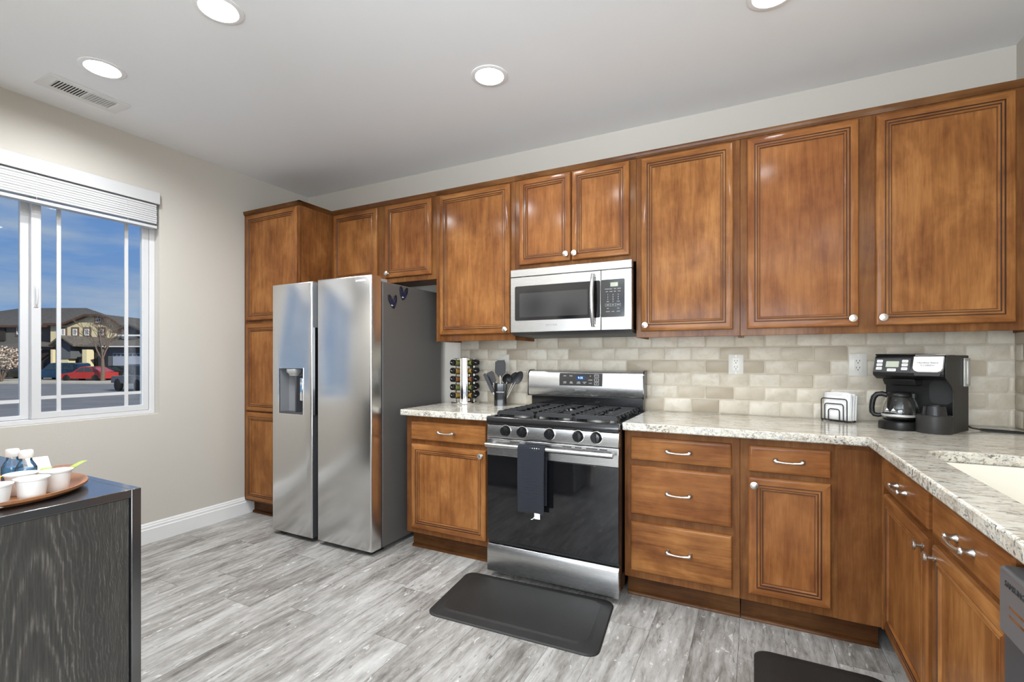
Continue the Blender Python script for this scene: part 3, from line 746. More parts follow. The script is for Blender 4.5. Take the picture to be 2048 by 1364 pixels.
hx0, hx1, hz0, hz1, hy = .668, .905, .856, 1.170, -.728
q = lambda *p: b.bm.verts.new(p)
fr = [q(hx0, YD, hz0), q(hx1, YD, hz0), q(hx1, YD, hz1), q(hx0, YD, hz1)]; bk = [q(hx0, hy, hz0 + .012), q(hx1, hy, hz0 + .012), q(hx1, hy, hz1), q(hx0, hy, hz1)]
for i in range(4): b.faces([fr[i], bk[i], bk[(i + 1) % 4], fr[(i + 1) % 4]], 0)
b.faces(bk, 0); b.build('dispenser_niche', 'fgrey', d, smooth=0, recalc=False)
b = MB(); b.slab([(hx0 - .004, hz0 - .004), (hx1 + .004, hz0 - .004), (hx1 + .004, hz1 + .004), (hx0 - .004, hz1 + .004)], [dh], YD - .0015, YD + .004, 'y'); b.build('dispenser_rim', 'chrome', d)
b = MB(); b.lathe([(.050, 0), (.050, -.022), (.036, -.034), (.034, -.046), (.020, -.048)], (.775, -.768, 1.166), 20, 0); b.build('dispenser_nozzle', 'silver', d, smooth=50)
b = MB(); b.box(.800, .812, -.785, -.735, hz0 + .014, 1.115); b.build('dispenser_divider', 'fgreyd', d, bevel=.002)
b = MB(); b.box(.842, .872, -.782, -.770, .945, 1.105); b.build('dispenser_paddle', 'chrome', d, bevel=.006)
b = MB(); b.box(hx0 + .004, hx1 - .004, -.800, -.732, hz0 + .002, hz0 + .012); b.build('drip_tray', 'fgreyd', d, bevel=.001)
b = MB(); b.prism([(LX - .0005, -.796), (LX + .0016, -.796), (LX + .0016, -.718), (LX - .0005, -.718)], 'z', zp1, 1.750); b.build('door_side', 'fgrey', d)
b = MB(); b.box(LX - .0005, LX + .0022, -.796, -.718, .036, zp0); b.build('door_side', 'fgreyd', d)
b = MB(); b.box(LX - .0005, LX + .0016, -.796, -.718, zp0, zp1); b.prism([(LX + .0016, -.796), (LX + .010, -.786), (LX + .010, -.728), (LX + .0016, -.718)], 'z', zp0, zp1); b.build('handle_pocket', 'black', d)
b = MB(); b.box(X0 + .010, X1 - .004, -.7145, -.7005, .032, 1.728); b.build('door_gasket', 'fgreyd', t)
for xa in (X0 + .06, X1 - .10):
    b = MB(); b.box(xa, xa + .085, -.755, -.640, 1.7315, 1.752); b.lathe([(.012, 0), (.012, .022)], (xa + .055, -.765, 1.732), 12); b.build('hinge_cover', 'hinge', t, bevel=.003)
for xa in (X0 + .05, X1 - .075):
    b = MB(); b.box(xa, xa + .05, -.775, -.70, .006, .0295); b.lathe([(.016, 0), (.016, .010), (.008, .012), (.008, .03)], (xa + .02, -.755, 0), 12); b.build('foot', 'blackm', t)
b = MB(); b.box(.66, X1 - .03, -.700, -.66, .0, .0275); b.build('base_grille', 'blackm', t)
b = MB(); b.box(.66, X1 - .05, -.12, -.08, .0, .0275); b.build('rear_skid', 'blackm', t)

for (y, z, rx, lab) in ((-.607, 1.603, R(8), 'lower of two navy flip-flop magnets on the refrigerator side'), (-.500, 1.668, R(-6), 'upper of two navy flip-flop magnets on the refrigerator side')):
    g = thing('fridge_magnet', (1.5108, y, z), lab, 'magnet', 'flip-flop magnets')
    for s in (-1, 1):
        sole = []
        for i in range(20):
            a = 2 * math.pi * i / 20; v = math.cos(a); u = math.sin(a) * (.0165 + .004 * v)
            sole.append((u, v * .047))
        c, n_ = math.cos(s * R(-20) + rx), math.sin(s * R(-20) + rx)
        pl = [(s * .019 + c * p[0] - n_ * p[1], n_ * p[0] + c * p[1] + .01) for p in sole]
        b = MB(); b.prism(pl, 'x', 0, .006); f = b.build('flip_flop', 'magblk', g, bevel=.0015, local=True)
        b = MB(); b.prism([(s * .019 + (q_[0] - s * .019) * .72, .006 + (q_[1] - .01) * .74) for q_ in pl], 'x', .0062, .0072); b.build('footbed', 'magblue', f, local=True)
        b = MB(); b.tube([(.007, s * .019 - .013, .008), (.012, s * .019, .030), (.007, s * .019 + .013, .008)], .0018, 6); b.build('strap', 'magblk', f, local=True)
    lettering('SEA', .011, (.0078, -.012, -.018), RIGHT, 'textw', g, local=True)

# ------------------------------------------------------------------ gas range
t = thing('gas_range', (2.65, -.35, 0), 'stainless freestanding gas range with five knobs and black glass oven door', 'range')
A0, A1, YR = 2.2725, 3.0285, -.6885
b = MB(); b.box(A0 + .003, A1 - .003, -.655, -.03, .045, .893); b.build('body', 'black', t, bevel=.002)
b = MB()
prof = [(-.656, .030), (-.682, .030), (-.6885, .038), (-.6885, .165), (-.680, .186), (-.656, .190)]
b.prism(prof, 'x', A0, A1); b.build('storage_drawer', 'steel', t, bevel=.003)
b = MB(); b.box(A0 + .001, A1 - .001, -.674, -.656, .192, .207); b.build('drawer_gap_trim', 'blackm', t)
b = MB(); b.box(A0, A1, -.682, -.656, .208, .787); dr = b.build('oven_door', 'black', t, bevel=.003)
b = MB(); b.box(A0 + .001, A1 - .001, YR, -.6822, .210, .6905); b.build('oven_glass', 'glassb', dr, bevel=.002)
b = MB(); b.box(A0, A1, YR - .002, -.6822, .6915, .787); b.build('door_band', 'steel', dr, bevel=.003)
for xa, w in ((2.42, .06), (2.73, .05), (2.80, .035), (2.86, .06), (2.93, .04)):
    b = MB(); b.box(xa, xa + w, YR - .0027, YR - .0018, .7725, .7775); b.build('door_vent', 'slot', dr)
b = MB(); P = [(A0 + .018, -.735, .757), (A1 - .018, -.735, .757)]
b.tube(P, .0135, 16)
for xx in (A0 + .035, A1 - .035): b.tube([(xx, YR - .001, .752), (xx, -.735, .757)], .010, 10)
b.build('oven_handle', 'steel', dr, smooth=50)
b = MB(); b.prism([(-.656, .790), (-.6885, .790), (-.6905, .795), (-.684, .862), (-.676, .866), (-.656, .866)], 'x', A0, A1); cp = b.build('control_panel', 'steel', t, bevel=.002)
for kx in (2.392, 2.494, 2.656, 2.816, 2.913):
    b = MB(); ax = (0, -1, .06)
    b.lathe([(.030, 0), (.030, .003), (.0285, .006), (.026, .010), (.0245, .024), (.022, .027), (.001, .0275)], (kx, -.6868, .834), 24, 0, ax)
    b.box(kx - .005, kx + .005, -.722, -.706, .8125, .8575)
    kk = b.build('knob', 'black', t, smooth=40)
    b = MB(); b.lathe([(.0325, 0), (.0325, .0025), (.030, .003)], (kx, -.6866, .834), 24, 0, ax); b.build('knob_ring', 'chrome', kk)
b = MB(); b.prism([(-.656, .867), (-.686, .867), (-.694, .873), (-.695, .900), (-.690, .909), (-.675, .911), (-.655, .905), (-.635, .896), (-.06, .896), (-.06, .893), (-.656, .893)], 'x', A0 - .001, A1 + .001)
b.box(A0 - .001, A0 + .016, -.66, -.06, .893, .908); b.box(A1 - .016, A1 + .001, -.66, -.06, .893, .908)
b.build('cooktop', 'black', t, bevel=.003)
# burners
for bx, by, br in ((2.425, -.520, .046), (2.425, -.235, .036), (2.650, -.375, .050), (2.650, -.48, .03), (2.875, -.520, .050), (2.875, -.235, .036)):
    if br == .03: continue
    b = MB(); b.lathe([(br + .012, 0), (br + .010, .008), (br, .010), (br, .014)], (bx, by, .8965), 24); bb = b.build('burner', 'alu', t, smooth=40)
    b = MB(); b.lathe([(br - .002, 0), (br, .002), (br - .002, .009), (br - .010, .011), (.001, .011)], (bx, by, .9108), 24); b.build('burner_cap', 'burner', bb, smooth=40)
# three cast-iron grates
for gx0, gx1 in ((A0 + .022, A0 + .262), (A0 + .268, A1 - .268), (A1 - .262, A1 - .022)):
    b = MB(); gy0, gy1 = -.625, -.085; zt = .938; w = .0042
    cxg = (gx0 + gx1) / 2
    for xx in (gx0 + .02, gx1 - .02):
        b.box(xx - w, xx + w, gy0 + .015, gy1 - .015, zt - .014, zt - .002)
    for k in range(8):
        yy = gy0 + .015 + (gy1 - gy0 - .03) * k / 7
        fl = .055 if k not in (0, 7) else None
        segs = [(gx0, gx1)] if fl is None else [(gx0, cxg - .028), (cxg + .028, gx1)]
        for sa, sb in segs:
            pr = [(sa, zt - .018), (sa + .012, zt - .002), (sa + .018, zt)] if abs(sa - gx0) < 1e-6 else [(sa, zt - .012), (sa, zt)]
            pe = [(sb - .018, zt), (sb - .012, zt - .002), (sb, zt - .018)] if abs(sb - gx1) < 1e-6 else [(sb, zt), (sb, zt - .012)]
            b.prism(pr + pe + ([(sb - .01, zt - .024), (sa + .01, zt - .024)] if fl is None else []), 'y', yy - w, yy + w)
    b.box(cxg - w, cxg + w, gy0 + .015, gy0 + .16, zt - .012, zt); b.box(cxg - w, cxg + w, gy1 - .16, gy1 - .015, zt - .012, zt)
    for xx in (gx0 + .012, gx1 - .012):
        for yy in (gy0 + .02, (gy0 + gy1) / 2, gy1 - .02): b.box(xx - .006, xx + .006, yy - .007, yy + .007, .8965, zt - .010)
    b.build('grate', 'iron', t, bevel=.0012)
# backguard
B0, B1 = 2.262, 3.036
b = MB(); b.box(B0 + .012, B1 - .012, -.075, -.016, .8935, .994); b.prism([(-.075, .908), (-.105, .897), (-.075, .897)], 'x', B0 + .012, B1 - .012)
bgp = b.build('backguard', 'black', t, bevel=.002)
b = MB(); b.prism([(-.112, .996), (-.116, 1.004), (-.110, 1.130), (-.098, 1.152), (-.078, 1.160), (-.016, 1.160), (-.016, .996)], 'x', B0 + .006, B1 - .006)
fp = b.build('backguard_face', 'steel', t, smooth=30)
for xa in (B0, B1 - .006):
    b = MB(); b.prism([(-.116, .990), (-.118, 1.004), (-.112, 1.134), (-.098, 1.156), (-.078, 1.164), (-.016, 1.164), (-.016, .99)], 'x', xa, xa + .006); b.build('end_cap', 'black', fp)
b = MB(); b.box(B0 + .012, B1 - .012, -.114, -.080, .990, .9955); b.build('vent_slot', 'slot', fp)
tilt = Matrix.Rotation(R(2.7), 3, 'X') @ FRONT
def on_bg(z): return -.1163 + (z - 1.004) * .006 / .126
b = MB(); zc0, zc1 = 1.062, 1.143
b.prism([(on_bg(zc0) - .0012, zc0), (on_bg(zc1 - .012) - .0012, zc1 - .012), (on_bg(zc1) + .0005, zc1), (on_bg(zc1) + .006, zc1), (on_bg(zc0) + .004, zc0)], 'x', 2.490, 2.778); pn = b.build('display_panel', 'fgreyd', t)
pn.data.materials.clear(); pn.data.materials.append(M['screen'])
b = MB(); b.prism([(on_bg(1.095) - .0018, 1.098), (on_bg(1.128) - .0018, 1.128), (on_bg(1.128), 1.128), (on_bg(1.095), 1.098)], 'x', 2.605, 2.665); b.build('clock_window', 'ledb', pn)
lettering('9:35', .020, (2.634, on_bg(1.113) - .0022, 1.113), FRONT, 'led', pn, 'clock_digits')
for x_, z_, s_ in ((2.528, 1.125, 'BAKE'), (2.570, 1.125, 'BROIL'), (2.700, 1.125, 'UP'), (2.700, 1.100, 'DOWN'), (2.528, 1.082, 'OVEN\nLIGHT'), (2.572, 1.082, 'KEEP\nWARM'), (2.622, 1.082, 'TIMER\nON/OFF'), (2.662, 1.082, 'CLOCK\nSET'), (2.700, 1.080, 'LOCK')):
    lettering(s_, .0075, (x_, on_bg(z_) - .0017, z_), FRONT, 'text', pn)
for z_, s_ in ((1.126, 'START'), (1.101, 'SET'), (1.078, 'OFF')):
    b = MB(); y_ = on_bg(z_) - .0016
    b.slab([(2.727, z_ - .009), (2.755, z_ - .009), (2.755, z_ + .009), (2.727, z_ + .009)], [[(2.7285, z_ - .0075), (2.7535, z_ - .0075), (2.7535, z_ + .0075), (2.7285, z_ + .0075)]], y_ - .0003, y_ + .0003, 'y'); b.build('key_outline', 'text', pn)
    lettering(s_, .006, (2.741, y_, z_), FRONT, 'text', pn)
lettering('SAMSUNG', .016, (2.634, on_bg(1.036) - .0006, 1.036), FRONT, 'textg', fp)
lettering('BURNER', .006, (2.858, -.6895, .8075), FRONT, 'textg', cp); lettering('POWER', .006, (2.952, -.6895, .8075), FRONT, 'textg', cp)

# towel over the oven handle
b = MB()
import itertools
nx, x0, x1 = 24, 2.497, 2.652
path = []
R_ = .0165
for i in range(31): path.append((-.735 + R_, .757 - .30 + i * .30 / 30))      # back layer upwards
for i in range(1, 10): a = math.pi * i / 10; path.append((-.735 + R_ * math.cos(a), .757 + R_ * math.sin(a)))
for i in range(46): path.append((-.735 - R_ - .004 * math.sin(i / 45 * math.pi), .757 - i * .338 / 45))
grid = []
for k, (yy, zz) in enumerate(path):
    row = []
    for i in range(nx + 1):
        u = i / nx; wf = .0012 if (i % 2 == 0 or k % 2 == 0) else -.0065
        s_ = 1 + .0
        tap = 1 - .10 * max(0, (.70 - zz)) 
        xx = (x0 + x1) / 2 + (u - .5) * (x1 - x0) * tap + .004 * max(0, .6 - zz)
        fold = .0035 * math.sin(u * 7.3)
        sg = -1 if k > 35 else (1 if k < 31 else 0)
        row.append(b.bm.verts.new((xx, yy + sg * (wf + fold), zz + (wf if sg == 0 else 0))))
    grid.append(row)
for r0, r1 in zip(grid, grid[1:]):
    for i in range(nx): b.faces([r0[i], r0[i + 1], r1[i + 1], r1[i]], 0)
tw = b.build('dish_towel', 'towel', smooth=180, recalc=False); md = tw.modifiers.new('thick', 'SOLIDIFY'); md.thickness = .004; md.offset = 0
tag(tw, 'dark navy waffle-weave towel hanging over the oven door handle', 'towel')
b = MB(); b.box(2.596, 2.628, -.7535, -.7525, .392, .422); tg = b.build('care_tag', 'tag', tw)
b = MB(); b.tube([(2.600, -.753, .405), (2.592, -.7535, .395), (2.585, -.755, .388), (2.578, -.756, .387)], .002, 6); b.build('care_tag_thread', 'tag', tw)

# ------------------------------------------------------------------ microwave
t = thing('microwave', (2.65, -.2, 1.4), 'stainless over-the-range microwave above the gas range', 'microwave')
YM = -.3895; C0, C1 = 2.2695, 3.0255
b = MB(); b.box(C0 + .002, C1 - .002, -.352, -.012, 1.402, 1.7905); b.build('case', 'black', t, bevel=.002)
b = MB(); b.prism([(-.350, 1.4015), (-.382, 1.399), (-.350, 1.383), (-.03, 1.375), (-.03, 1.4015)], 'x', C0 + .004, C1 - .004); b.build('underside_vent', 'fgreyd', t)
b = MB(); b.box(C0, C1, YM, -.352, 1.7435, 1.7905); b.build('top_vent_strip', 'steel', t, bevel=.003)
b = MB(); b.box(C0, 2.8492, YM, -.352, 1.3995, 1.7415); d = b.build('door', 'steel', t, bevel=.003)
b = MB(); b.prism(rrect(2.301, 2.846, 1.472, 1.685, .010, 3), 'y', YM - .0012, YM + .0005); gl_ = b.build('door_glass', 'glassb', d)
b = MB(); b.prism(rrect(2.333, 2.772, 1.492, 1.640, .004, 2), 'y', YM - .0018, YM - .0011); b.build('window_screen', 'screen', d)
b = MB(); P = []; rr = []
for i in range(17):
    u = i / 16 * 2 - 1; P.append((2.806, YM - .012 - .026 * (1 - u * u), 1.572 + u * .150)); rr.append(.0135 - .003 * u * u)
b.tube(P, rr, 12)
for z_ in (1.430, 1.714): b.cyl((2.806, YM - .001, z_), (2.806, YM - .018, z_), .010, 10)
b.build('handle', 'steel', d, smooth=60)
lettering('SAMSUNG', .016, (2.545, YM - .0006, 1.440), FRONT, 'textg', d)
b = MB(); b.box(2.8508, C1, YM, -.352, 1.3995, 1.7415); cp = b.build('control_panel', 'steel', t, bevel=.003)
b = MB(); b.prism(rrect(2.8512, 2.986, 1.472, 1.686, .008, 3), 'y', YM - .0012, YM + .0005); kp = b.build('keypad', 'screen', cp)
b = MB(); b.box(2.905, 2.948, YM - .0018, YM - .0011, 1.645, 1.668); b.build('display', 'lcd', kp)
lettering(':0', .017, (2.940, YM - .0021, 1.6565), FRONT, 'textw', kp, 'clock_digits')
yk = YM - .0014
for r_, z_ in enumerate((1.632, 1.617)):
    for c_, x_ in enumerate((2.885, 2.908, 2.931, 2.955)):
        lettering((('POPCORN', 'REHEAT', 'COOK', 'DEFROST'), ('AUTO', 'POWER', 'KEEP', 'FAVOR'))[r_][c_], .0048, (x_, yk, z_), FRONT, 'text', kp)
for r_, z_ in enumerate((1.599, 1.586, 1.573)):
    for c_, x_ in enumerate((2.890, 2.920, 2.950)): lettering(str(r_ * 3 + c_ + 1), .0085, (x_, yk, z_), FRONT, 'text', kp)
lettering('0', .0085, (2.920, yk, 1.560), FRONT, 'text', kp)
lettering('TIMER', .005, (2.890, yk, 1.560), FRONT, 'text', kp); lettering('CLOCK', .005, (2.950, yk, 1.560), FRONT, 'text', kp)
for x_, s_ in ((2.890, 'STOP'), (2.920, 'ECO'), (2.950, 'START')):
    b = MB(); b.slab([(x_ - .0145, 1.533), (x_ + .0145, 1.533), (x_ + .0145, 1.549), (x_ - .0145, 1.549)], [[(x_ - .0135, 1.534), (x_ + .0135, 1.534), (x_ + .0135, 1.548), (x_ - .0135, 1.548)]], yk - .0003, yk + .0003, 'y'); b.build('key_outline', 'textg', kp)
    lettering(s_, .006, (x_, yk, 1.541), FRONT, 'text', kp)
for x_, z_, s_ in ((2.890, 1.521, 'VENT'), (2.950, 1.521, 'LIGHT'), (2.890, 1.504, 'HI/LO/OFF'), (2.920, 1.504, 'SOUND'), (2.950, 1.504, 'OPTION')): lettering(s_, .0048, (x_, yk, z_), FRONT, 'text', kp)

# ------------------------------------------------------------------ dishwasher
t = thing('dishwasher', (4.4, -2.07, 0), 'dark stainless dishwasher at the end of the right run', 'dishwasher')
b = MB(); b.box(4.13, 4.71, -2.368, -1.768, .02, .862); b.build('tub', 'blackm', t)
b = MB(); b.prism([(4.128, .700), (4.066, .700), (4.066, .822), (4.072, .828), (4.128, .828)], 'y', -2.366, -1.770); d = b.build('control_panel', 'steeld', t, bevel=.002)
lettering('SAMSUNG', .0165, (4.0655, -1.833, .801), SIDE, 'textd', d)
b = MB(); b.box(4.0655, 4.072, -2.25, -1.812, .742, .747); b.box(4.0655, 4.072, -2.25, -1.812, .759, .764); b.build('pocket_handle', 'chrome', d)
b = MB(); b.box(4.073, 4.128, -2.366, -1.770, .115, .699); b.build('door', 'fgreyd', t, bevel=.003)
b = MB(); b.box(4.16, 4.2, -2.366, -1.770, .0, .113); b.build('toe_kick', 'blackm', t)

# ------------------------------------------------------------------ mats
def kmat(label, corners):
    b = MB(); c = [Vector((p[0], p[1], 0)) for p in corners]; ctr = sum(c, Vector()) / 4
    ux = (c[1] - c[0]).normalized(); uy = (c[3] - c[0]).normalized()
    wx, wy = (c[1] - c[0]).length, (c[3] - c[0]).length
    rings = []
    for ins, z in ((0, 0), (0, .004), (.006, .008), (.045, .0145), (.058, .019)):
        rings.append([b.bm.verts.new(c[0] + ux * p[0] + uy * p[1] + Vector((0, 0, z))) for p in rrect(ins, wx - ins, ins, wy - ins, .055 - .0 * ins, 6)])
    b.skin(rings, 0, (True, True))
    return tag(b.build('kitchen_mat', 'mat', smooth=8), label, 'mat', 'black anti-fatigue mats')
kmat('black anti-fatigue floor mat lying in front of the range', [(2.208, -1.180), (3.056, -1.146), (3.002, -.660), (2.154, -.694)])
kmat('black anti-fatigue floor mat lying before the sink cabinet, cut off by the frame', [(3.63, -1.60), (4.085, -1.60), (4.085, -.762), (3.63, -.775)])

# ------------------------------------------------------------------ outlets
def outlet(x0, x1, z0, z1, label):
    t = thing('wall_outlet', ((x0 + x1) / 2, -.0105, z0), label, 'outlet', 'wall outlets')
    b = MB(); b.panel(x1 - x0, z1 - z0, [(0, 0), (0, .004), (.003, .006)], [(0, 0)] * 2, (x0, -.0095, z0), FRONT); b.build('cover_plate', 'plate', t)
    cx, cz = (x0 + x1) / 2, (z0 + z1) / 2
    b = MB(); b.prism(rrect(cx - .0165, cx + .0165, cz - .034, cz + .034, .004, 3), 'y', -.0172, -.0150); rc = b.build('receptacle', 'plate', t)
    b = MB()
    for s in (-1, 1):
        for dx in (-.007, .007): b.box(cx + dx - .0012, cx + dx + .0012, -.0177, -.0168, cz + s * .018 - .001, cz + s * .018 + .008)
        b.lathe([(.0028, 0), (.0028, .0009)], (cx, -.0168, cz + s * .018 - .008), 10, 0, (0, -1, 0))
    b.build('socket_slots', 'slot', rc)
    b = MB()
    for s in (-1, 1): b.lathe([(.003, 0), (.002, .001)], (cx, -.0155, cz + s * .048), 10, 0, (0, -1, 0))
    b.build('screw', 'nickel', t)
outlet(1.982, 2.066, 1.146, 1.266, 'ivory wall outlet behind the utensils')
outlet(3.4985, 3.577, 1.146, 1.262, 'ivory wall outlet right of the range, above bare worktop')
outlet(4.0755, 4.155, 1.146, 1.264, 'ivory wall outlet above the napkin holder')

# ------------------------------------------------------------------ spice rack
SC = Vector((1.775, -.138, .914))
t = thing('spice_rack', SC, 'chrome revolving spice rack beside the refrigerator', 'spice rack')
b = MB(); b.lathe([(.098, 0), (.100, .006), (.098, .017), (.090, .019)], (0, 0, 0), 36); b.build('base', 'chrome', t, smooth=40, local=True)
b = MB(); b.lathe([(.084, 0), (.084, .003), (.080, .005)], (0, 0, .3225), 36); b.build('top_plate', 'chrome', t, smooth=40, local=True)
b = MB()
for k in range(4):
    a = R(-65 + k * 90)
    u = Vector((math.cos(a), math.sin(a), 0)); v = Vector((-u.y, u.x, 0))
    a0, a1 = a - R(19), a + R(19)
    lo_ = [Vector((.070 * math.cos(a0 + (a1 - a0) * i / 8), .070 * math.sin(a0 + (a1 - a0) * i / 8), .018)) for i in range(9)]
    A_ = [b.bm.verts.new(p) for p in lo_]; B_ = [b.bm.verts.new(p + Vector((0, 0, .305))) for p in lo_]
    for i in range(8): b.faces([A_[i], A_[i + 1], B_[i + 1], B_[i]], 0)
b.build('panel', 'chrome', t, smooth=60, local=True, recalc=False)
b = MB(); b.cyl((0, 0, .018), (0, 0, .32), .012, 12); b.build('spindle', 'chrome', t, local=True)
b = MB()
for k in range(4):
    a = R(-20 + k * 90)
    for s in (-1, 1):
        aa = a + s * R(25); b.cyl((.071 * math.cos(aa), .071 * math.sin(aa), .018), (.071 * math.cos(aa), .071 * math.sin(aa), .323), .0022, 6)
b.build('rod', 'chrome', t, local=True)
rown = ['top', 'second', 'middle', 'fourth', 'bottom']
for k, cname in ((-110, 'left'), (-20, 'middle'), (70, 'right')):
    a = R(k)
    u = Vector((math.cos(a), math.sin(a), 0))
    for r_ in range(5):
        z = .288 - r_ * .0575
        base_ = Vector((u.x * .037, u.y * .037, z)); ax = (u.x, u.y, .10)
        jt = thing('spice_jar', SC + base_, 'black-capped spice jar, %s row, %s column of the chrome rack' % (rown[r_], cname), 'spice jar', 'spice jars in the chrome rack')
        b = MB(); b.lathe([(.010, 0), (.0205, .003), (.0215, .008), (.0215, .052), (.0175, .058)], (0, 0, 0), 16, 0, ax); b.build('jar', 'jarglass', jt, smooth=50, local=True)
        b = MB(); b.lathe([(.008, .0025), (.0185, .005), (.0195, .009), (.0195, .050), (.012, .053)], (0, 0, 0), 14, 0, ax); b.build('spice', ('spiceA', 'spiceB', 'spiceC')[(r_ * 2 + k // 10) % 3], jt, smooth=50, local=True)
        b = MB(); b.lathe([(.019, .0585), (.0215, .060), (.0215, .080), (.019, .083), (.001, .083)], (0, 0, 0), 18, 0, ax); lid = b.build('lid', 'plastic', jt, smooth=50, local=True)
        b = MB(); aa = Vector(ax).normalized(); sd = Vector((-u.y, u.x, 0)); upv = aa.cross(sd)
        q0 = aa * .0836 - sd * .008 + upv * .002; q1 = aa * .0836 + sd * .008 - upv * .003
        b.tube([q0, q1], .0014, 5); b.build('lid_print', 'textw', lid, local=True)

# ------------------------------------------------------------------ utensil holder
UC = Vector((2.070, -.140, .914))
t = thing('utensil_holder', UC, 'square glossy black utensil holder left of the range', 'utensil holder', rz=R(20))
b = MB(); b.slab(rrect(-.043, .043, -.043, .043, .008, 3), [rrect(-.039, .039, -.039, .039, .006, 3)], .004, .152, 'z'); b.prism(rrect(-.043, .043, -.043, .043, .008, 3), 'z', 0, .004)
b.build('body', 'holder', t, local=True)
lettering('FARBERWARE', .0088, (0, -.0434, .094), FRONT, 'textw', t, local=True)
def utensil(name, label, ang, lean, length, head):
    """lean: (dx, dy) of the handle top over its length; head(b, u-frame) adds the head in local z-up coords"""
    tp = Vector((lean[0], lean[1], math.sqrt(max(.01, 1 - lean[0] ** 2 - lean[1] ** 2))))
    q = Vector((0, 0, 1)).rotation_difference(tp)
    o = bpy.data.objects.new(name, None); link(o); o.location = UC + Vector((ang[0], ang[1], .006)); o.rotation_mode = 'QUATERNION'
    o.rotation_quaternion = q @ Matrix.Rotation(R(20 + 0), 3, 'Z').to_quaternion()
    tag(o, label, 'utensil', 'utensils in the black holder')
    b = MB(); b.tube([(0, 0, 0), (0, 0, length)], .0058, 10); b.build('handle', 'nickel', o, smooth=60, local=True)
    b = MB(); head(b, length); b.build('head', 'silicone', o, bevel=.001, smooth=50, local=True)
def oval(b, z0, w, h, d, bowl=0.0, y0=0.0):
    P = []
    for i in range(24):
        a = 2 * math.pi * i / 24 - math.pi / 2
        P.append((math.cos(a) * w / 2 * (1 - .15 * math.sin(a)), z0 + h / 2 + math.sin(a) * h / 2))
    n = 5
    rings = []
    for k in range(n):
        f = 1 - k / (n - 1) * .99
        rings.append([b.bm.verts.new((p[0] * f, y0 + bowl * (1 - f * f), z0 + h / 2 + (p[1] - z0 - h / 2) * f)) for p in P])
    rings2 = []
    for k in range(n):
        f = .01 + k / (n - 1) * .99
        rings2.append([b.bm.verts.new((p[0] * f, y0 - d + bowl * (1 - f * f), z0 + h / 2 + (p[1] - z0 - h / 2) * f)) for p in P])
    b.skin(rings + rings2, 0, (False, False), closed=True)
def h_turner(b, L): b.prism([(-.010, L - .012), (.010, L - .012), (.036, L + .022), (.038, L + .085), (.030, L + .106), (-.012, L + .106), (-.034, L + .095), (-.036, L + .022)], 'y', -.0035, .0035)
def h_spoon(b, L): oval(b, L - .012, .060, .098, .005, .010)
def h_slot(b, L): oval(b, L - .012, .064, .092, .005, .006)
def h_ladle(b, L): oval(b, L - .012, .070, .070, .006, .030)
def h_spat(b, L): b.prism([(-.010, L - .012), (.010, L - .012), (.024, L + .01), (.025, L + .075), (.015, L + .088), (-.025, L + .082), (-.024, L + .01)], 'y', -.004, .004)
def h_tong(b, L):
    for s in (-1, 1): b.prism([(-.012, L - .07), (.012, L - .07), (.014, L + .05), (.004, L + .075), (-.012, L + .07)], 'y', s * .011 - .003, s * .011 + .003)
utensil('turner', 'broad black turner standing upright in the middle of the utensil holder', (.002, -.012), (.00, -.02), .200, h_turner)
utensil('serving_spoon', 'black serving spoon just behind the upright turner', (-.014, .014), (-.03, .05), .215, h_spoon)
utensil('spatula', 'black spatula leaning to the left, upper of the two at left', (-.010, .008), (-.40, .10), .160, h_spat)
utensil('tongs', 'black-tipped tongs leaning furthest left out of the holder', (-.012, -.010), (-.46, -.02), .165, h_tong)
utensil('ladle', 'small black ladle low between the turner and the slotted spoon', (.014, -.002), (.20, .0), .160, h_ladle)
utensil('slotted_spoon', 'black slotted spoon leaning right out of the holder', (.010, .010), (.40, .08), .165, h_slot)
utensil('pasta_spoon', 'long black spoon leaning furthest right out of the holder', (.016, -.010), (.52, .06), .185, h_spoon)

# ------------------------------------------------------------------ napkin holder + napkins
NC = Vector((4.018, -.098, .914)); nrz = R(-40)
t = thing('napkin_holder', NC, 'black wire napkin holder with nested arches on the worktop', 'napkin holder', rz=nrz)
def arch(w, h, y, z0=.008, r=.012):
    P = [(-w / 2, y, z0)]
    for i in range(5): a = R(180 - 22.5 * i); P.append((-w / 2 + r + r * math.cos(a), y, h - r + r * math.sin(a)))
    for i in range(5): a = R(90 - 22.5 * i); P.append((w / 2 - r + r * math.cos(a), y, h - r + r * math.sin(a)))
    P.append((w / 2, y, z0)); return P
for y in (-.034, .034):
    b = MB()
    for w, h in ((.130, .118), (.094, .092), (.056, .065)): b.tube(arch(w, h, y), .0026, 8)
    b.tube([(-.065, y, .009), (.065, y, .009)], .0026, 8)
    b.build('arch_frame', 'blackm', t, local=True)
b = MB()
for x_ in (-.045, .045): b.tube([(x_, -.036, .007), (x_, .036, .007)], .0026, 8)
b.build('base_wire', 'blackm', t, local=True)
for x_ in (-.060, .060):
    for y_ in (-.034, .034):
        b = MB(); b.lathe([(.0045, 0), (.0045, .006), (.003, .008)], (x_, y_, 0), 10); b.build('foot', 'blackm', t, local=True)
b = MB()
rn = random.Random(3)
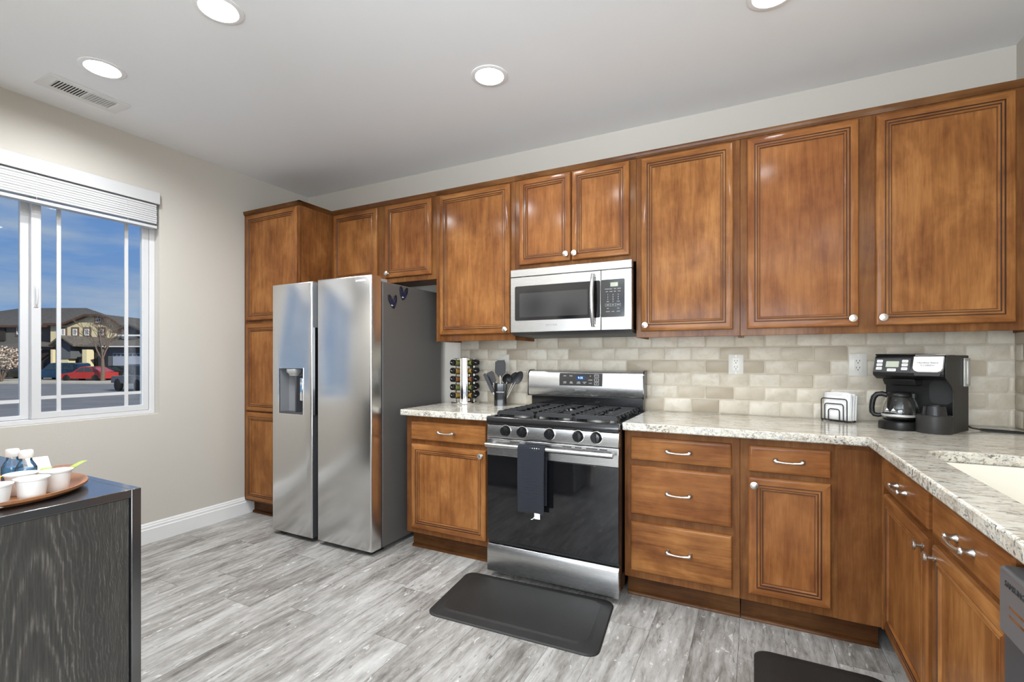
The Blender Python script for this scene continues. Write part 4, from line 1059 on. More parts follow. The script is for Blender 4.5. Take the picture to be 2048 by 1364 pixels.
for k in range(12):
    y = -.028 + k * .0050; w = .066 + rn.uniform(-.003, .003); h = .142 + rn.uniform(-.012, .010) + .004 * math.sin(k)
    ln = .14 if k > 5 else .06
    P = []
    nn = 9
    A_, B_ = [], []
    for i in range(nn):
        u = i / (nn - 1) * 2 - 1
        zt = h - .006 * u * u + rn.uniform(-.002, .002)
        A_.append([b.bm.verts.new((u * w + .006, y + ln * .0 + .010 * (zz / h) ** 2 + .0012 * math.sin(u * 9 + k), zz)) for zz in (.0105, h * .35, h * .7, zt)])
    for p_, q_ in zip(A_, A_[1:]):
        for i in range(3): b.faces([p_[i], q_[i], q_[i + 1], p_[i + 1]], 0)
o = b.build('paper_napkins', 'napkin', local=True, recalc=False); o.location = NC; o.rotation_euler = (0, 0, nrz); md = o.modifiers.new('thick', 'SOLIDIFY'); md.thickness = .0042
tag(o, 'stack of white paper napkins standing in the black wire holder', 'napkins', kind='stuff')

# ------------------------------------------------------------------ coffee maker (local axes: x along its front, -y towards the room)
CF = Vector((4.3075, -.262, .914)); crz = R(-32)
t = thing('coffee_maker', CF, 'black dual coffee maker with carafe side and single-serve side', 'coffee maker', rz=crz)
hw = .132
b = MB()
b.prism([(.000, .0), (.130, .0), (.130, .336), (.000, .336)], 'x', -hw, hw - .004); b.build('tower', 'plastic', t, bevel=.004, local=True)
b = MB()   # right side panel with the swept-back cheek
b.prism([(-.055, .0), (.128, .0), (.128, .338), (-.118, .338), (-.132, .300), (-.132, .245), (-.126, .236), (-.070, .205), (-.050, .180), (-.048, .03)], 'x', hw - .004, hw + .002); b.build('side_panel', 'plastics', t, bevel=.003, local=True)
b = MB()   # head
b.prism([(.0, .2305), (-.100, .2305), (-.132, .246), (-.136, .258), (-.112, .328), (-.100, .337), (.0, .337)], 'x', -hw, hw - .005); b.build('head', 'plastic', t, bevel=.004, local=True)
b = MB(); b.prism([(.005, .2), (.005, .2300), (-.085, .2300), (-.06, .2)], 'x', -.115, .010); b.build('filter_basket', 'blackm', t, bevel=.006, local=True)
b = MB(); b.box(-hw - .002, .02, -.105, .128, .337, .345); b.build('lid', 'plastic', t, bevel=.004, local=True)
# tilted control face
n_ = Vector((0, -.070, .024)).normalized()
tl = math.atan2(.024, .070)
CFB = Matrix.Rotation(-tl, 3, 'X') @ FRONT
def cf(u, v, off=.0006):   # point on the sloped face: u along x, v up the slope from its lower edge
    q_ = Vector((u, -.136, .258)) + Vector((0, .024, .070)).normalized() * v + n_ * off
    return q_
def cplate(u0, u1, v0, v1, th, mat, name, par, r=.004):
    b = MB(); P0 = rrect(u0, u1, v0, v1, r, 3)
    A_ = [b.bm.verts.new(cf(p[0], p[1], -.0006)) for p in P0]; B_ = [b.bm.verts.new(cf(p[0], p[1], th)) for p in P0]
    b.skin([A_, B_], 0); return b.build(name, mat, par, local=True)
pnl = cplate(-.130, .008, .004, .070, .0012, 'plastic', 'control_face', t)
cplate(-.083, -.034, .028, .056, .0018, 'lcd', 'display', pnl, .002)
for i, v in enumerate((.050, .033, .015)):
    for u, s_ in ((-.108, ('AUTO', 'CLOCK', 'CLEAN')[i]), (-.012, ('BREW', 'HOUR', 'SELECT')[i])):
        cplate(u - .0115, u + .0115, v - .0005, v + .0125, .0022, 'silver', 'button', pnl, .003)
        lettering(s_, .006, cf(u, v + .006, .0024), CFB, 'textg', pnl, local=True)
cplate(-.076, -.042, .008, .021, .0022, 'silver', 'button', pnl, .003); lettering('PROGRAM', .006, cf(-.059, .0145, .0024), CFB, 'textg', pnl, local=True)
# silver single-serve lid
b = MB()
P0 = [(.020, .076), (.020, .022), (.026, .010), (.040, .003), (.108, .003), (.120, .010), (.125, .022), (.125, .076)]
A_ = [b.bm.verts.new(cf(p[0], p[1], -.002)) for p in P0]; B_ = [b.bm.verts.new(cf(p[0], p[1], .013)) for p in P0]; b.skin([A_, B_], 0)
b.box(.020, .125, -.112, .0, .336, .3405)
sl = b.build('brew_lid', 'silver', t, bevel=.003, local=True)
lettering('Hamilton Beach', .0115, cf(.072, .046, .0136), CFB, 'textg', sl, local=True); lettering('FLEXBREW', .010, cf(.072, .033, .0136), CFB, 'textg', sl, local=True)
cplate(.028, .118, -.012, .004, .008, 'blackm', 'lid_latch', t, .006)
# hot plate base and cup base
b = MB(); b.lathe([(.080, 0), (.081, .004), (.080, .034), (.074, .038)], (-.052, -.062, 0), 40); b.prism([(-.05, .0), (.01, .0), (.01, .036), (-.05, .036)], 'x', -hw, .03); b.build('warming_base', 'plastic', t, local=True, smooth=40)
b = MB(); b.lathe([(.062, 0), (.063, .004), (.062, .074), (.058, .078), (.046, .078), (.045, .074)], (.076, -.075, 0), 36); b.box(.030, .126, -.07, .002, 0, .074); b.build('cup_base', 'plastics', t, local=True, smooth=40)
b = MB(); b.lathe([(.046, .0745), (.040, .116), (.030, .117), (.028, .112)], (.076, -.072, 0), 28); b.build('cup_rest', 'black', t, local=True, smooth=40)
b = MB(); b.prism(rrect(.036, .120, .120, .228, .03, 5), 'y', -.004, .0005); b.build('brew_bay', 'blackm', t, local=True)
b = MB(); b.prism(rrect(.045, .122, .060, .327, .008, 3), 'x', hw + .0025, hw + .004)
wb = b
b.bm.free(); b = MB()
b.box(hw + .0022, hw + .010, .055, .066, .205, .325); b.box(hw + .0022, hw + .010, .094, .124, .205, .325); b.box(hw + .0022, hw + .010, .055, .124, .312, .326); b.box(hw + .0022, hw + .010, .055, .124, .200, .212); b.build('reservoir_grip', 'silver', t, bevel=.003, local=True)
b = MB(); b.box(hw + .0022, hw + .005, .066, .094, .212, .312); b.build('water_window', 'lcd', t, local=True)
P = [(.10, .128, .03)]
b = MB(); b.tube([(.115, .128, .035), (.135, .150, .012), (.18, .165, .004), (.24, .175, .004), (.285, .19, .004), (.30, .215, .004), (.27, .235, .004), (.20, .225, .004), (.15, .21, .004)], .0035, 8)
b.build('power_cord', 'rubber', t, local=True, smooth=60)

cr_ = Matrix.Rotation(crz, 3, 'Z')
cc = CF + cr_ @ Vector((-.052, -.062, .0385))
t = thing('coffee_carafe', cc, 'empty glass coffee carafe with black handle standing on the coffee maker', 'carafe', rz=crz)
b = MB()
pr = [(.052, .0), (.060, .003), (.066, .016), (.069, .036), (.067, .060), (.060, .085), (.051, .105), (.046, .118)]
pi = [(r - .0022, z) for r, z in pr[::-1][:-2]] + [(.058, .0055), (.050, .003), (.001, .003)]
b.lathe(pr + pi, (0, 0, 0), 40, 0, (0, 0, 1), (True, True)); b.build('glass_body', 'glass', t, smooth=60, local=True)
b = MB(); b.lathe([(.0475, .108), (.0505, .111), (.0495, .124), (.040, .131), (.012, .133), (.001, .133)], (0, 0, 0), 32); b.prism([(-.012, .108), (.012, .108), (.008, .126), (-.008, .126)], 'x', .040, .058); b.build('lid_collar', 'plastic', t, smooth=50, local=True)
hd = Vector((-.93, -.36, 0)).normalized()
b = MB(); P = []
for r_, z_ in ((.046, .116), (.066, .121), (.084, .118), (.096, .104), (.101, .084), (.104, .058), (.103, .034), (.094, .022), (.080, .020), (.068, .022)): P.append(Vector((hd.x * r_, hd.y * r_, z_)))
b.tube(P, [.012, .012, .012, .0115, .011, .011, .011, .0105, .010, .009], 12); b.build('handle', 'plastic', t, smooth=60, local=True)
b = MB(); b.lathe([(.0682, .020), (.0702, .022), (.0702, .029), (.0690, .031)], (0, 0, 0), 40, 0, (0, 0, 1), (False, False)); b.build('band', 'silver', t, smooth=50, local=True)
for k in range(2):
    b = MB(); a0 = R(-112 + k * 22)
    pts_ = [Vector((.0698 * math.cos(a0 + R(d_)), .0698 * math.sin(a0 + R(d_)), z_)) for d_, z_ in ((-7, .048), (0, .060), (7, .048))]
    b.faces([b.bm.verts.new(p) for p in pts_], 0)
    pts2 = [Vector((.0702 * math.cos(a0 + R(d_)), .0702 * math.sin(a0 + R(d_)), z_)) for d_, z_ in ((-9, .042), (9, .042), (9, .044), (-9, .044))]
    b.faces([b.bm.verts.new(p) for p in pts2], 0); b.build('printed_scale', 'textw', t, local=True)

# ------------------------------------------------------------------ sideboard with snack tray
SB0, SBX, SBF, SBB, SBZ = .60, 2.196, -2.378, YP_ + .019, .900
t = thing('sideboard', (1.4, -2.57, 0), 'black oak sideboard standing under the window end of the room', 'sideboard')
b = MB(); b.box(SB0 + .004, SBX - .003, SBB, SBF - .026, .03, SBZ - .0215); b.build('carcass', 'ebony', t, bevel=.0015)
b = MB(); b.box(SB0, SBX, SBB, SBF - .0225, SBZ - .021, SBZ); b.build('top', ['ebonyt'], t, bevel=.0015)
for xa, xb in ((SB0, 1.128), (1.131, 1.662), (1.665, SBX)):
    b = MB(); b.box(xa, xb, SBF - .022, SBF, .035, SBZ); b.build('door', 'ebonyt', t, bevel=.0015)
for xa in (SB0 + .05, SBX - .11):
    for ya in (SBB + .02, SBF - .09):
        b = MB(); b.box(xa, xa + .05, ya, ya + .05, 0, .0295); b.build('foot', 'ebonyt', t)

TC = Vector((1.970, -2.587, SBZ))
b = MB(); rings = []
for f, z in ((.80, 0), (.92, .004), (1.0, .013), (1.0, .019), (.975, .0195), (.90, .010), (.80, .007), (.3, .007)):
    rings.append([b.bm.verts.new((TC.x + .185 * f * math.cos(2 * math.pi * i / 56), TC.y + .172 * f * math.sin(2 * math.pi * i / 56), TC.z + z)) for i in range(56)])
b.skin(rings, 0); tag(b.build('serving_tray', 'tray', smooth=50), 'round walnut serving tray on the black sideboard', 'tray')
ZT_ = SBZ + .0072
def cup(x, y, lab):
    t = thing('portion_cup', (x, y, ZT_), lab, 'cup', 'white portion cups on the tray')
    b = MB(); b.lathe([(.0225, 0), (.0235, .002), (.0290, .045), (.0315, .0465), (.0315, .049)], (0, 0, 0), 28); b.build('cup_body', 'cup', t, smooth=50, local=True)
    b = MB(); b.lathe([(.0325, .0492), (.0325, .0502), (.026, .0512), (.001, .0508)], (0, 0, 0), 28); b.build('foil_lid', 'foil', t, smooth=50, local=True)
cup(2.063, -2.502, 'white portion cup with foil lid, rightmost on the tray')
cup(2.110, -2.563, 'white portion cup with foil lid, second from the right at the tray front')
cup(2.122, -2.630, 'white portion cup with foil lid, third from the right at the tray front')
cup(2.030, -2.556, 'white portion cup half hidden behind the front cups and before the blue bottles')
def bottle(x, y, lab, rx=0.0):
    t = thing('mouthwash_bottle', (x, y, ZT_), lab, 'bottle', 'small blue bottles on the tray')
    b = MB(); b.lathe([(.019, 0), (.0215, .003), (.0215, .042), (.018, .050), (.0125, .060), (.0115, .066), (.0115, .070)], (0, 0, 0), 24); b.build('bottle_body', 'bottle', t, smooth=50, local=True)
    b = MB(); b.lathe([(.0165, .0025), (.0197, .005), (.0197, .040), (.001, .041)], (0, 0, 0), 24); b.build('liquid', 'blue', t, smooth=50, local=True)
    b = MB(); b.lathe([(.0145, .068), (.0150, .069), (.0135, .086), (.012, .0875), (.001, .0875)], (0, 0, 0), 20); b.build('cap', 'cap', t, smooth=40, local=True)
bottle(1.908, -2.508, 'small blue mouthwash bottle with white cap, right one of the pair on the tray')
bottle(1.854, -2.518, 'small blue mouthwash bottle with white cap, left one of the pair on the tray')
def packet(name, lab, cat, x, y, z, w, l, mat, rz, rx=0.0, ry=0.0):
    b = MB(); n = 8; rings = []
    for i in range(n + 1):
        u = i / n; th = .0045 * math.sin(math.pi * u) + .0006
        rings.append([b.bm.verts.new((s * w / 2, (u - .5) * l, th * q_ + (.001 * math.sin(9 * u) if s else 0))) for s, q_ in ((-1, .2), (0, 1), (1, .2), (0, -1))])
    b.skin(rings, 0); o = b.build(name, mat, smooth=60, local=True); o.location = (x, y, z); o.rotation_euler = (rx, ry, rz); tag(o, lab, cat, 'snack packets on the tray'); return o
packet('snack_packet', 'green snack packet behind the cups on the tray', 'packet', 1.955, -2.478, ZT_ + .022, .05, .10, 'pack1', R(60), R(12))
packet('snack_packet', 'brown printed snack packet lying behind the rightmost cup', 'packet', 1.985, -2.470, ZT_ + .032, .045, .09, 'pack2', R(50), R(10))
packet('snack_packet', 'orange packet at the left edge of the tray behind the cups', 'packet', 2.045, -2.640, ZT_ + .034, .05, .09, 'pack3', R(30), R(25))
packet('snack_packet', 'clear pale packet leaning behind the blue bottles', 'packet', 1.850, -2.462, ZT_ + .030, .045, .085, 'pack4', R(80), R(28))
packet('snack_packet', 'long yellow-green packet poking out right of the cups', 'packet', 2.030, -2.462, ZT_ + .043, .014, .13, 'pack1', R(42), R(6))

# starburst wall decorations on the wall behind the sideboard
for x_, z_, r_, lab in ((1.37, 1.87, .185, 'large black wire starburst decoration on the wall over the sideboard'), (1.78, 1.75, .135, 'small black wire starburst decoration on the wall over the sideboard')):
    t = thing('wall_starburst', (x_, YP_ + .002, z_), lab, 'wall decoration', 'starburst wall decorations')
    b = MB(); n = 72
    for i in range(n):
        a = 2 * math.pi * i / n; d_ = Vector((math.cos(a), 0, math.sin(a)))
        b.cyl(d_ * .02 + Vector((0, .012, 0)), d_ * (r_ * (1 if i % 2 else .93)) + Vector((0, .02, 0)), .0012, 4)
    b.build('wires', 'decor', t, local=True)
    b = MB()
    for i in range(60):
        k = i + .5; ph = math.acos(1 - k / 60); th = math.pi * (1 + 5 ** .5) * k; rr_ = r_ * .24
        b.lathe([(.004, 0), (.006, .003), (.004, .007), (.001, .008)], (rr_ * math.cos(th) * math.sin(ph), .012 + rr_ * .5 * math.cos(ph), rr_ * math.sin(th) * math.sin(ph)), 6, 0, (0, 1, 0))
    b.build('studs', 'decors', t, local=True)
    b = MB(); b.lathe([(r_ * .24, 0), (r_ * .24, .01), (.01, .02)], (0, 0, 0), 20, 0, (0, 1, 0)); b.build('hub', 'decor', t, local=True)

# ------------------------------------------------------------------ ceiling lights and vent
labs = ['round recessed ceiling light beside the air vent', 'round recessed ceiling light cut by the top of the frame, left part of the ceiling', 'round recessed ceiling light in the middle, over the range', 'round recessed ceiling light barely showing at the top edge, right part of the ceiling']
for i, (cx, cy, pw) in enumerate(CANS + HID_CANS):
    t = thing('recessed_light', (cx, cy, H), labs[i] if i < 4 else 'unseen recessed ceiling light, from a set mostly added as fill', 'ceiling light', 'recessed ceiling lights')
    b = MB(); b.lathe([(.095, 0), (.095, -.003), (.090, -.005), (.074, -.005), (.071, -.002), (.064, .010), (.062, .014)], (0, 0, 0), 40, 0, (0, 0, 1), (False, False)); b.build('trim_ring', 'ltrim', t, smooth=40, local=True, recalc=False)
    b = MB(); b.lathe([(.0625, .0135), (.04, .0145), (.001, .015)], (0, 0, 0), 32, 0, (0, 0, 1), (False, False)); b.build('lens', lens_mat(pw), t, smooth=60, local=True)
    b = MB(); b.lathe([(.0735, .0005), (.0735, .06), (.001, .06)], (0, 0, 0), 24, 0, (0, 0, 1), (False, False)); b.build('housing', 'ltrim', t, local=True)

VX0, VX1, VY0, VY1 = .222, .408, -1.938, -1.578
t = thing('air_vent', ((VX0 + VX1) / 2, (VY0 + VY1) / 2, H), 'white slatted air vent in the ceiling near the left wall', 'vent')
b = MB(); b.slab([(VX0, VY0), (VX1, VY0), (VX1, VY1), (VX0, VY1)], [[(VX0 + .04, VY0 + .045), (VX1 - .04, VY0 + .045), (VX1 - .04, VY1 - .045), (VX0 + .04, VY1 - .045)]], H - .006, H - .0005, 'z'); b.build('frame', 'white', t, bevel=.002)
b = MB(); b.box(VX0 + .035, VX1 - .035, VY0 + .04, VY1 - .04, H - .0012, H - .0006); b.build('duct_opening', 'slot', t)
ys = VY0 + .05
for k in range(21):
    y = ys + k * (VY1 - VY0 - .10) / 20
    s_ = 1 if k < 11 else -1
    b = MB(); b.prism([(y - .001 - s_ * .0042, H - .0055), (y + .0012 - s_ * .0042, H - .0055), (y + .0012 + s_ * .0042, H - .0014), (y - .001 + s_ * .0042, H - .0014)] if k < 11 else [(y - .0078, H - .0062), (y - .0070, H - .0062), (y + .0078, H - .0022), (y + .0070, H - .0022)], 'x', VX0 + .038, VX1 - .038)
    b.build('louver', 'white', t)
b = MB(); b.box(VX0 + .038, VX1 - .038, (VY0 + VY1) / 2 - .004, (VY0 + VY1) / 2 + .004, H - .0062, H - .0012); b.build('crossbar', 'white', t)

# ------------------------------------------------------------------ outside the window (local axes: X along the view's right, Y away from the room)
GZ = -.96
E0 = Vector((CAM.x, CAM.y, 0))
def EX(X, Y, z=GZ): return E0 + RD * X + FD * Y + Vector((0, 0, z))
def exthing(name, X, Y, label, cat, group=None, z=GZ, rz=0.0): return thing(name, EX(X, Y, z), label, cat, group, rz=YAW + rz)
def exstruct(name, polys, mat, z, th, label):
    b = MB()
    for p in polys: b.prism([tuple((RD * q_[0] + FD * q_[1] + E0)[:2]) for q_ in p], 'z', z - th, z)
    return tag(b.build(name, mat, smooth=0), label, kind='structure', cat='ground')
exstruct('street', [[(-160, 8), (-6.5, 8), (-6.5, 41.5), (-160, 41.5)]], 'asphalt', GZ, .3, 'grey asphalt street outside the window')
exstruct('sidewalk', [[(-160, 41.5), (-6, 41.5), (-6, 44.6), (-160, 44.6)]], 'concrete', GZ + .12, .4, 'pale concrete sidewalk across the street')
exstruct('driveway', [[(-160, 44.6), (-6, 44.6), (-6, 130), (-160, 130)]], 'gravel', GZ + .11, .4, 'gravel front yards across the street')
exstruct('lawn_strip', [[(-80, 42.2), (-47.6, 42.2), (-46.5, 44.0), (-80, 44.2)]], 'lawn', GZ + .15, .2, 'yellow-green lawn strip across the street')

def gable_roof(b, x0, x1, y0, y1, ze, zr, oh, th, mi=0, hipl=0.0, hipr=0.0):
    """ridge along X"""
    ym = (y0 + y1) / 2
    P = lambda x, y, z: b.bm.verts.new((x, y, z))
    e = oh * (zr - ze) / (ym - y0)
    lo = [P(x0 - oh, y0 - oh, ze - e), P(x1 + oh, y0 - oh, ze - e), P(x1 + oh, y1 + oh, ze - e), P(x0 - oh, y1 + oh, ze - e)]
    r0, r1 = P(x0 - oh + hipl, ym, zr), P(x1 + oh - hipr, ym, zr)
    b.faces([lo[0], lo[1], r1, r0], mi); b.faces([lo[2], lo[3], r0, r1], mi); b.faces([lo[1], lo[2], r1], mi); b.faces([lo[3], lo[0], r0], mi)
    lo2 = [P(x0 - oh, y0 - oh, ze - e - th), P(x1 + oh, y0 - oh, ze - e - th), P(x1 + oh, y1 + oh, ze - e - th), P(x0 - oh, y1 + oh, ze - e - th)]
    for i in range(4): b.faces([lo[i], lo[(i + 1) % 4], lo2[(i + 1) % 4], lo2[i]], 1)
    b.faces(lo2, 1)
def hwin(par, X0, X1, z0, z1, y, mull=True, shutter=True):
    b = MB(); s_ = .22
    if shutter: b.box(X0 - s_, X1 + s_, y - .05, y + .02, z0 - s_, z1 + s_); b.build('window_surround', 'shutter', par, local=True); b = MB()
    b.slab([(X0, z0), (X1, z0), (X1, z1), (X0, z1)], [[(X0 + .09, z0 + .09), (X1 - .09, z0 + .09), (X1 - .09, z1 - .09), (X0 + .09, z1 - .09)]], y - .12, y - .051, 'y')
    b.box((X0 + X1) / 2 - .03, (X0 + X1) / 2 + .03, y - .10, y - .052, z0 + .05, z1 - .05); f = b.build('window_frame', 'wtrim', par, local=True)
    b = MB(); b.box(X0 + .08, X1 - .08, y - .09, y - .060, z0 + .08, z1 - .08); b.build('window_pane', 'wdark', f, local=True)

# house across the street; its own axes start at X=-62, Y=57 of the view frame, z measured from the ground
hx, hy = -56.0, 57.0
t = exthing('house', hx, hy, 'two-storey house across the street with yellow gable and dark shingle roof', 'house', 'houses across the street')
px = lambda p, F: F * (p - 1024) / 957.0 - hx       # local X of a picture column at depth F
zh = lambda p, F: 1.2374 + (HOR - p) / 957.0 * F - GZ  # height above ground of a picture row at depth F
b = MB(); b.box(-17, px(101, 58), 1.0, 10, 0, zh(647, 58)); b.build('main_wall', 'stuccoshade_t', t, local=True)
b = MB(); gable_roof(b, -17, 4.0, 1.0, 11, zh(647, 58), zh(616, 63), .5, .25, hipl=9.0, hipr=4.5); b.build('main_roof', ['shingle', 'fascia'], t, local=True)
g0, g1 = px(101, 57), px(254, 57)
pk = [(g0, 0), (g1, 0), (g1, zh(661, 57)), (px(228, 57), zh(641, 57)), (px(205, 57), zh(633.5, 57)), (px(176, 57), zh(633.5, 57)), (px(130, 57), zh(651, 57)), (g0, zh(651, 57))]
b = MB(); b.prism(pk, 'y', 0, 9); b.build('gable_wall', 'stuccoy', t, local=True)
b = MB(); top = [(g1 + .5, zh(664, 57)), (px(228, 57), zh(641, 57)), (px(205, 57), zh(633.5, 57)), (px(176, 57), zh(633.5, 57)), (px(132, 57), zh(651, 57)), (g0 - .4, zh(651.5, 57))]
b.prism(top + [(p[0], p[1] + .28) for p in top[::-1]], 'y', -.5, 9.5, 0); b.build('gable_roof', 'shingle', t, local=True)
b = MB(); b.prism(top + [(p[0], p[1] + .24) for p in top[::-1]], 'y', -.56, -.5, 0); b.build('gable_fascia', 'fascia', t, local=True)
for a_, c_ in ((124, 131), (147, 155), (170.5, 179), (200, 208)): hwin(t, px(a_, 57), px(c_, 57), zh(671, 57), zh(658, 57), 0)
hwin(t, px(193, 57), px(204, 57), zh(645, 57), zh(636.5, 57), 0)
hwin(t, px(35, 58), px(47, 58), zh(669, 58), zh(653, 58), 1.0)
b = MB(); b.box(px(-4, 58), px(12, 58), .85, 1.0, zh(681, 58), zh(650, 58)); b.build('shutter_panel', 'dkopen', t, local=True)
# one-storey front wing
w0, w1 = px(84, 53), px(215, 53); yo = -4.0
b = MB(); b.box(w0, w1, yo, .0, 0, zh(693, 53)); b.build('front_wing_wall', 'stuccoshade_b', t, local=True)
b = MB(); P = [(yo - .6, zh(694, 53)), (yo - .6, zh(692, 53)), (.6, zh(673.5, 57)), (.6, zh(675, 57))]; b.prism(P, 'x', w0 - .4, w1 + .5); b.build('front_wing_roof', 'shingle2', t, local=True)
b = MB(); c0, c1, cm_ = px(114, 52), px(152, 52), px(131, 52); b.prism([(c0 + .4, 0 + 2.2), (c1 - .4, 2.2), (c1 - .4, zh(690, 52)), (cm_, zh(676, 52)), (c0 + .4, zh(690, 52))], 'y', yo - 1.2, yo); b.build('porch_gable', 'stuccoshade_b', t, local=True)
b = MB(); top = [(c1 + .3, zh(693, 52)), (cm_, zh(674.5, 52)), (c0 - .3, zh(693, 52))]; b.prism(top + [(p[0], p[1] + .2) for p in top[::-1]], 'y', yo - 1.7, yo + 3); b.build('porch_roof', 'shingle2', t, local=True)
for a_, c_, mt in ((103, 107, 'stuccoy'), (124, 138, 'stuccoy'), (166, 175, 'stuccoy')):
    b = MB(); b.box(px(a_, 52), px(c_, 52), yo - 1.1, yo - .2, 0, zh(699, 52)); b.build('porch_pillar', mt, t, local=True)
for a_, c_ in ((82, 102), (139, 157), (180, 196)):
    b = MB(); b.box(px(a_, 53), px(c_, 53), yo - .06, yo + .02, 0, zh(700, 53)); b.build('porch_opening', 'dkopen', t, local=True)
b = MB(); b.box(px(-30, 53), px(45, 53), yo, 1.0, 0, zh(697, 53)); b.build('left_wing_wall', 'stuccoshade_t', t, local=True)
b = MB(); P = [(yo - .6, zh(698, 53)), (yo - .6, zh(696, 53)), (1.2, zh(682, 57)), (1.2, zh(684, 57))]; b.prism(P, 'x', px(-30, 53), px(47, 53)); b.build('left_wing_roof', 'shingle2', t, local=True)
for a_ in (18, 36):
    b = MB(); b.box(px(a_, 51), px(a_ + 2.5, 51), yo - 1.6, yo - 1.3, 0, zh(700, 51)); b.build('post', 'fascia', t, local=True)

hx, hy = -40.5, 52.0
t = exthing('house', hx, hy, 'house with facade shade put into its blue-grey colour and two garage doors, right of the yellow gable', 'house', 'houses across the street')
b = MB(); b.box(px(216, 52), px(330, 52), 0, 8, 0, zh(692, 52)); b.build('garage_wall', 'stuccoshade_b', t, local=True)
for a_, c_ in ((226.5, 253), (258, 288)):
    b = MB(); b.box(px(a_, 52), px(c_, 52), -.06, .02, 0, zh(706, 52)); gd = b.build('garage_door', 'garage', t, local=True)
    for k in range(3):
        b = MB(); xa = px(a_ + 1.5 + k * 8.2, 52); b.box(xa, xa + .28, -.09, -.061, zh(712, 52), zh(708, 52)); b.build('door_window', 'wdark', gd, local=True)
b = MB(); P = [(-.7, zh(694, 52)), (-.7, zh(692.4, 52)), (5.5, zh(673, 57)), (5.5, zh(675, 57))]; b.prism(P, 'x', px(213, 52), px(335, 52)); b.build('garage_roof', 'shingle2', t, local=True)
b = MB(); b.box(px(213, 52), px(335, 52), -.78, -.7, zh(694.4, 52), zh(692.4, 52)); b.build('fascia', 'wtrim', t, local=True)
u0, u1, um = px(252, 57), px(300, 57), px(275, 57)
b = MB(); b.prism([(u0 + .3, 2), (u1 - .3, 2), (u1 - .3, zh(664, 57)), (um, zh(653, 57)), (u0 + .3, zh(664, 57))], 'y', 4.0, 9); b.build('upper_gable', 'stuccoshade_b', t, local=True)
b = MB(); top = [(u1 + .4, zh(667, 57)), (um, zh(652, 57)), (u0 - .4, zh(667, 57))]; b.prism(top + [(p[0], p[1] + .25) for p in top[::-1]], 'y', 3.5, 10); b.build('upper_roof', 'shingle', t, local=True)
b = MB(); b.box(u0, u1, 3.4, 3.6, zh(673.5, 57), zh(670.5, 57)); b.build('trim_band', 'wtrim', t, local=True)

# cars: side profile lofted across the width, with tapered greenhouse
def car(X, Y, L, Hc, Wd, lower, upper, glassp, mat, wheels, wr, label, group='parked cars', rim='rim', rz=0.0):
    t = exthing('car', X, Y, label, 'car', group, z=GZ + .0, rz=rz)
    b = MB()
    def loft(poly, ws, mi):
        rings = []
        for y, s_ in ws: rings.append([b.bm.verts.new((p[0] * L, y, (p[1] - .30) * Hc * s_ + .30 * Hc)) for p in poly])
        b.skin(rings, mi)
    loft(lower, ((-Wd / 2, .93), (-Wd / 2 + .07, 1.0), (Wd / 2 - .07, 1.0), (Wd / 2, .93)), 0); bd = b.build('body', mat, t, smooth=35, local=True)
    b = MB(); loft(upper, ((-Wd / 2 + .12, 1), (Wd / 2 - .12, 1)), 0); cab = b.build('cabin', mat, t, smooth=35, local=True)
    for g in glassp:
        b = MB(); b.prism([(p[0] * L, p[1] * Hc) for p in g], 'y', -Wd / 2 + .10, -Wd / 2 + .125); b.build('side_window', 'carglass', cab, local=True)
    for wx in wheels:
        for s_ in (-1, 1):
            y0 = s_ * (Wd / 2 - .08)
            b = MB(); b.lathe([(wr * .62, -.11), (wr, -.09), (wr, .09), (wr * .62, .11)], (wx * L, y0, wr), 20, 0, (0, 1, 0)); w_ = b.build('wheel', 'tyre', t, local=True)
            b = MB(); b.lathe([(wr * .60, -.015), (wr * .56, .0), (.06, -.01), (.001, -.01)], (wx * L, y0 + s_ * .105, wr), 16, 0, (0, s_, 0)); b.build('rim', rim, w_, local=True)
    b = MB(); b.box(-.495 * L, -.47 * L, -Wd / 2 + .02, -Wd / 2 + .25, .42 * Hc, .48 * Hc); b.build('headlight', 'silver', bd, local=True)
    b = MB(); b.box(.47 * L, .496 * L, -Wd / 2 + .02, -Wd / 2 + .25, .45 * Hc, .52 * Hc); b.build('taillight', 'carred', bd, local=True)
    return t
suv_l = [(-.5, .16), (.5, .16), (.5, .55), (.48, .60), (-.24, .60), (-.44, .55), (-.5, .45)]
suv_u = [(-.26, .59), (.48, .59), (.45, .92), (.40, .985), (.0, 1.0), (-.10, .96)]
suv_g = [[(-.20, .62), (-.02, .62), (-.02, .93), (-.09, .92)], [(.0, .62), (.19, .62), (.19, .93), (.0, .94)], [(.21, .62), (.42, .62), (.40, .90), (.21, .93)]]
sed_l = [(-.5, .20), (.5, .20), (.5, .60), (.40, .66), (-.20, .62), (-.46, .52), (-.5, .42)]
sed_u = [(-.22, .61), (.42, .65), (.20, .97), (.05, 1.0), (-.04, .96)]
sed_g = [[(-.15, .66), (.04, .66), (.04, .93), (-.02, .91)], [(.06, .66), (.27, .67), (.17, .91), (.06, .93)]]
P_ = lambda p, F: F * (p - 1024) / 957.0
car(P_(124, 48.4), 48.4, 4.75, 1.78, 1.9, suv_l, suv_u, suv_g, 'carblue', (-.31, .30), .38, 'dark blue sport utility vehicle parked behind the red car')
car(P_(178, 46.2), 46.2, 4.3, 1.46, 1.75, sed_l, sed_u, sed_g, 'carred', (-.32, .31), .33, 'red sedan parked across the street behind the bare tree')
car(P_(232, 48.6), 48.6, 4.4, 1.50, 1.8, sed_l, sed_u, sed_g, 'cardark', (-.32, .31), .33, 'dark sedan parked right of the red car')
car(P_(-8, 50), 50.0, 4.5, 1.5, 1.8, sed_l, sed_u, sed_g, 'cardark', (-.32, .31), .33, 'dark sedan parked behind the blossoming shrub')
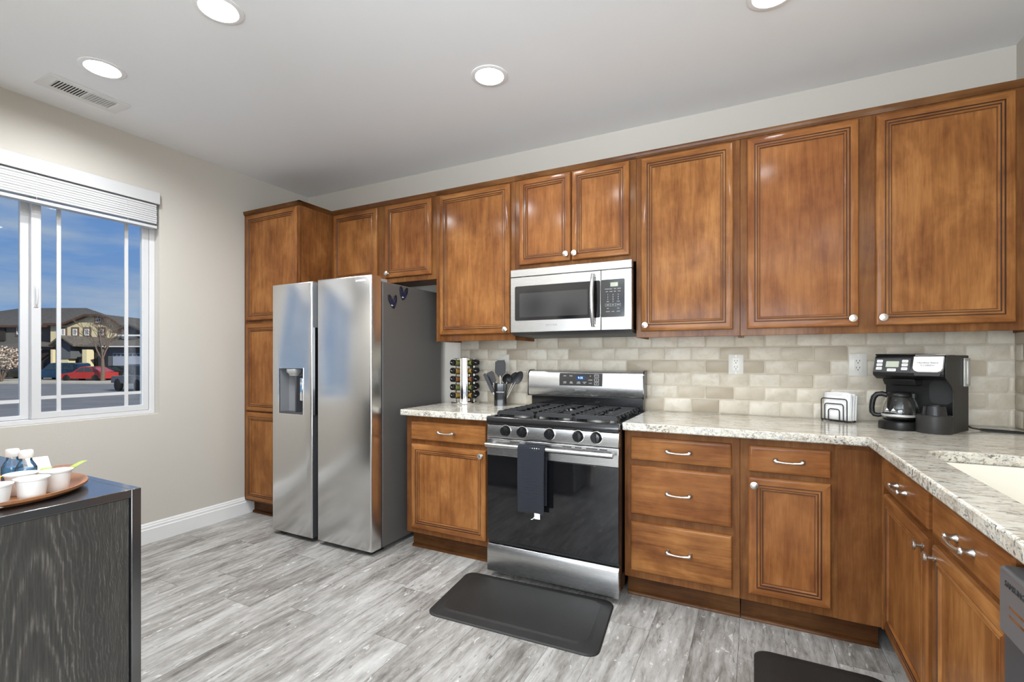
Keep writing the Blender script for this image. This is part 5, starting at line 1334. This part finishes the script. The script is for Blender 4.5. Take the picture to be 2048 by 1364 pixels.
jl = [(-.5, .30), (.5, .30), (.5, .60), (-.18, .60), (-.20, .585), (-.47, .56), (-.5, .50)]
ju = [(-.19, .59), (.5, .59), (.49, .98), (.45, 1.0), (-.10, 1.0), (-.13, .98)]
jg = [[(-.14, .62), (.06, .62), (.06, .94), (-.09, .94)], [(.10, .62), (.27, .62), (.27, .94), (.10, .94)], [(.30, .62), (.47, .62), (.46, .94), (.30, .94)]]
car(-25.19, 32.62, 4.1, 1.82, 1.8, jl, ju, jg, 'cargrey', (-.30, .30), .42, 'grey off-road vehicle with big wheels parked nearest the window', rz=R(-26.4))

# bare tree and blossoming shrub
def grow(b, p, d, L, r, n, rn, mi=0):
    q_ = p + d * L; b.tube([p, p + d * L * .5 + Vector((rn.uniform(-1, 1), rn.uniform(-1, 1), 0)) * L * .04, q_], [r, r * .85, r * .68], 5, mi)
    if n == 0: return
    for k in range(3 if n > 1 else 4):
        ax = Vector((rn.uniform(-1, 1), rn.uniform(-1, 1), rn.uniform(-.1, .5))).normalized()
        nd = (d * rn.uniform(.75, 1.1) + ax * rn.uniform(.4, .75) + Vector((0, 0, .12))).normalized()
        grow(b, p + d * L * rn.uniform(.6, 1.0), nd, L * rn.uniform(.58, .80), r * .55, n - 1, rn, mi)
def bare_tree(X, Y, h, label, seed, rn_n=5):
    t = exthing('bare_tree', X, Y, label, 'tree', 'bare street trees', z=GZ + .1); rn = random.Random(seed)
    b = MB(); b.tube([(0, 0, 0), (.05, 0, h * .16), (.0, .0, h * .30)], [.17, .14, .12], 8); b.build('trunk', 'bark', t, local=True)
    b = MB()
    for k in range(4):
        a = k * 1.6 + .4; grow(b, Vector((0, 0, h * .29)), Vector((math.cos(a) * .38, math.sin(a) * .38, 1)).normalized(), h * .24, .075, rn_n - 1, rn)
    b.build('branches', 'twig', t, local=True)
bare_tree(P_(205, 44.7), 44.7, 7.0, 'leafless street tree in front of the red car', 4)
t = exthing('flowering_shrub', P_(3, 43.2), 43.2, 'pale blossoming shrub beyond the left pane', 'shrub', z=GZ + .1)
rn = random.Random(9); b = MB()
for k in range(6):
    a = k * 1.05; b.tube([(0, 0, 0), (math.cos(a) * .5, math.sin(a) * .5, 1.3), (math.cos(a) * .9, math.sin(a) * .9, 2.4)], [.06, .045, .02], 5)
b.build('stems', 'bark', t, local=True)
b = MB()
for k in range(700):
    a = rn.uniform(0, 6.283); rr_ = 1.35 * rn.random() ** .5; z_ = 2.1 + rn.uniform(-1.15, 1.3) * (1 - .3 * rr_)
    c_ = Vector((math.cos(a) * rr_, math.sin(a) * rr_, z_)); d1 = Vector((rn.uniform(-1, 1), rn.uniform(-1, 1), rn.uniform(-1, 1))).normalized() * .085; d2 = d1.orthogonal().normalized() * .07
    b.faces([b.bm.verts.new(c_ + d1), b.bm.verts.new(c_ + d2), b.bm.verts.new(c_ - d1), b.bm.verts.new(c_ - d2)], 0)
b.build('blossoms', 'blossom', t, local=True, smooth=0)['kind'] = 'stuff'
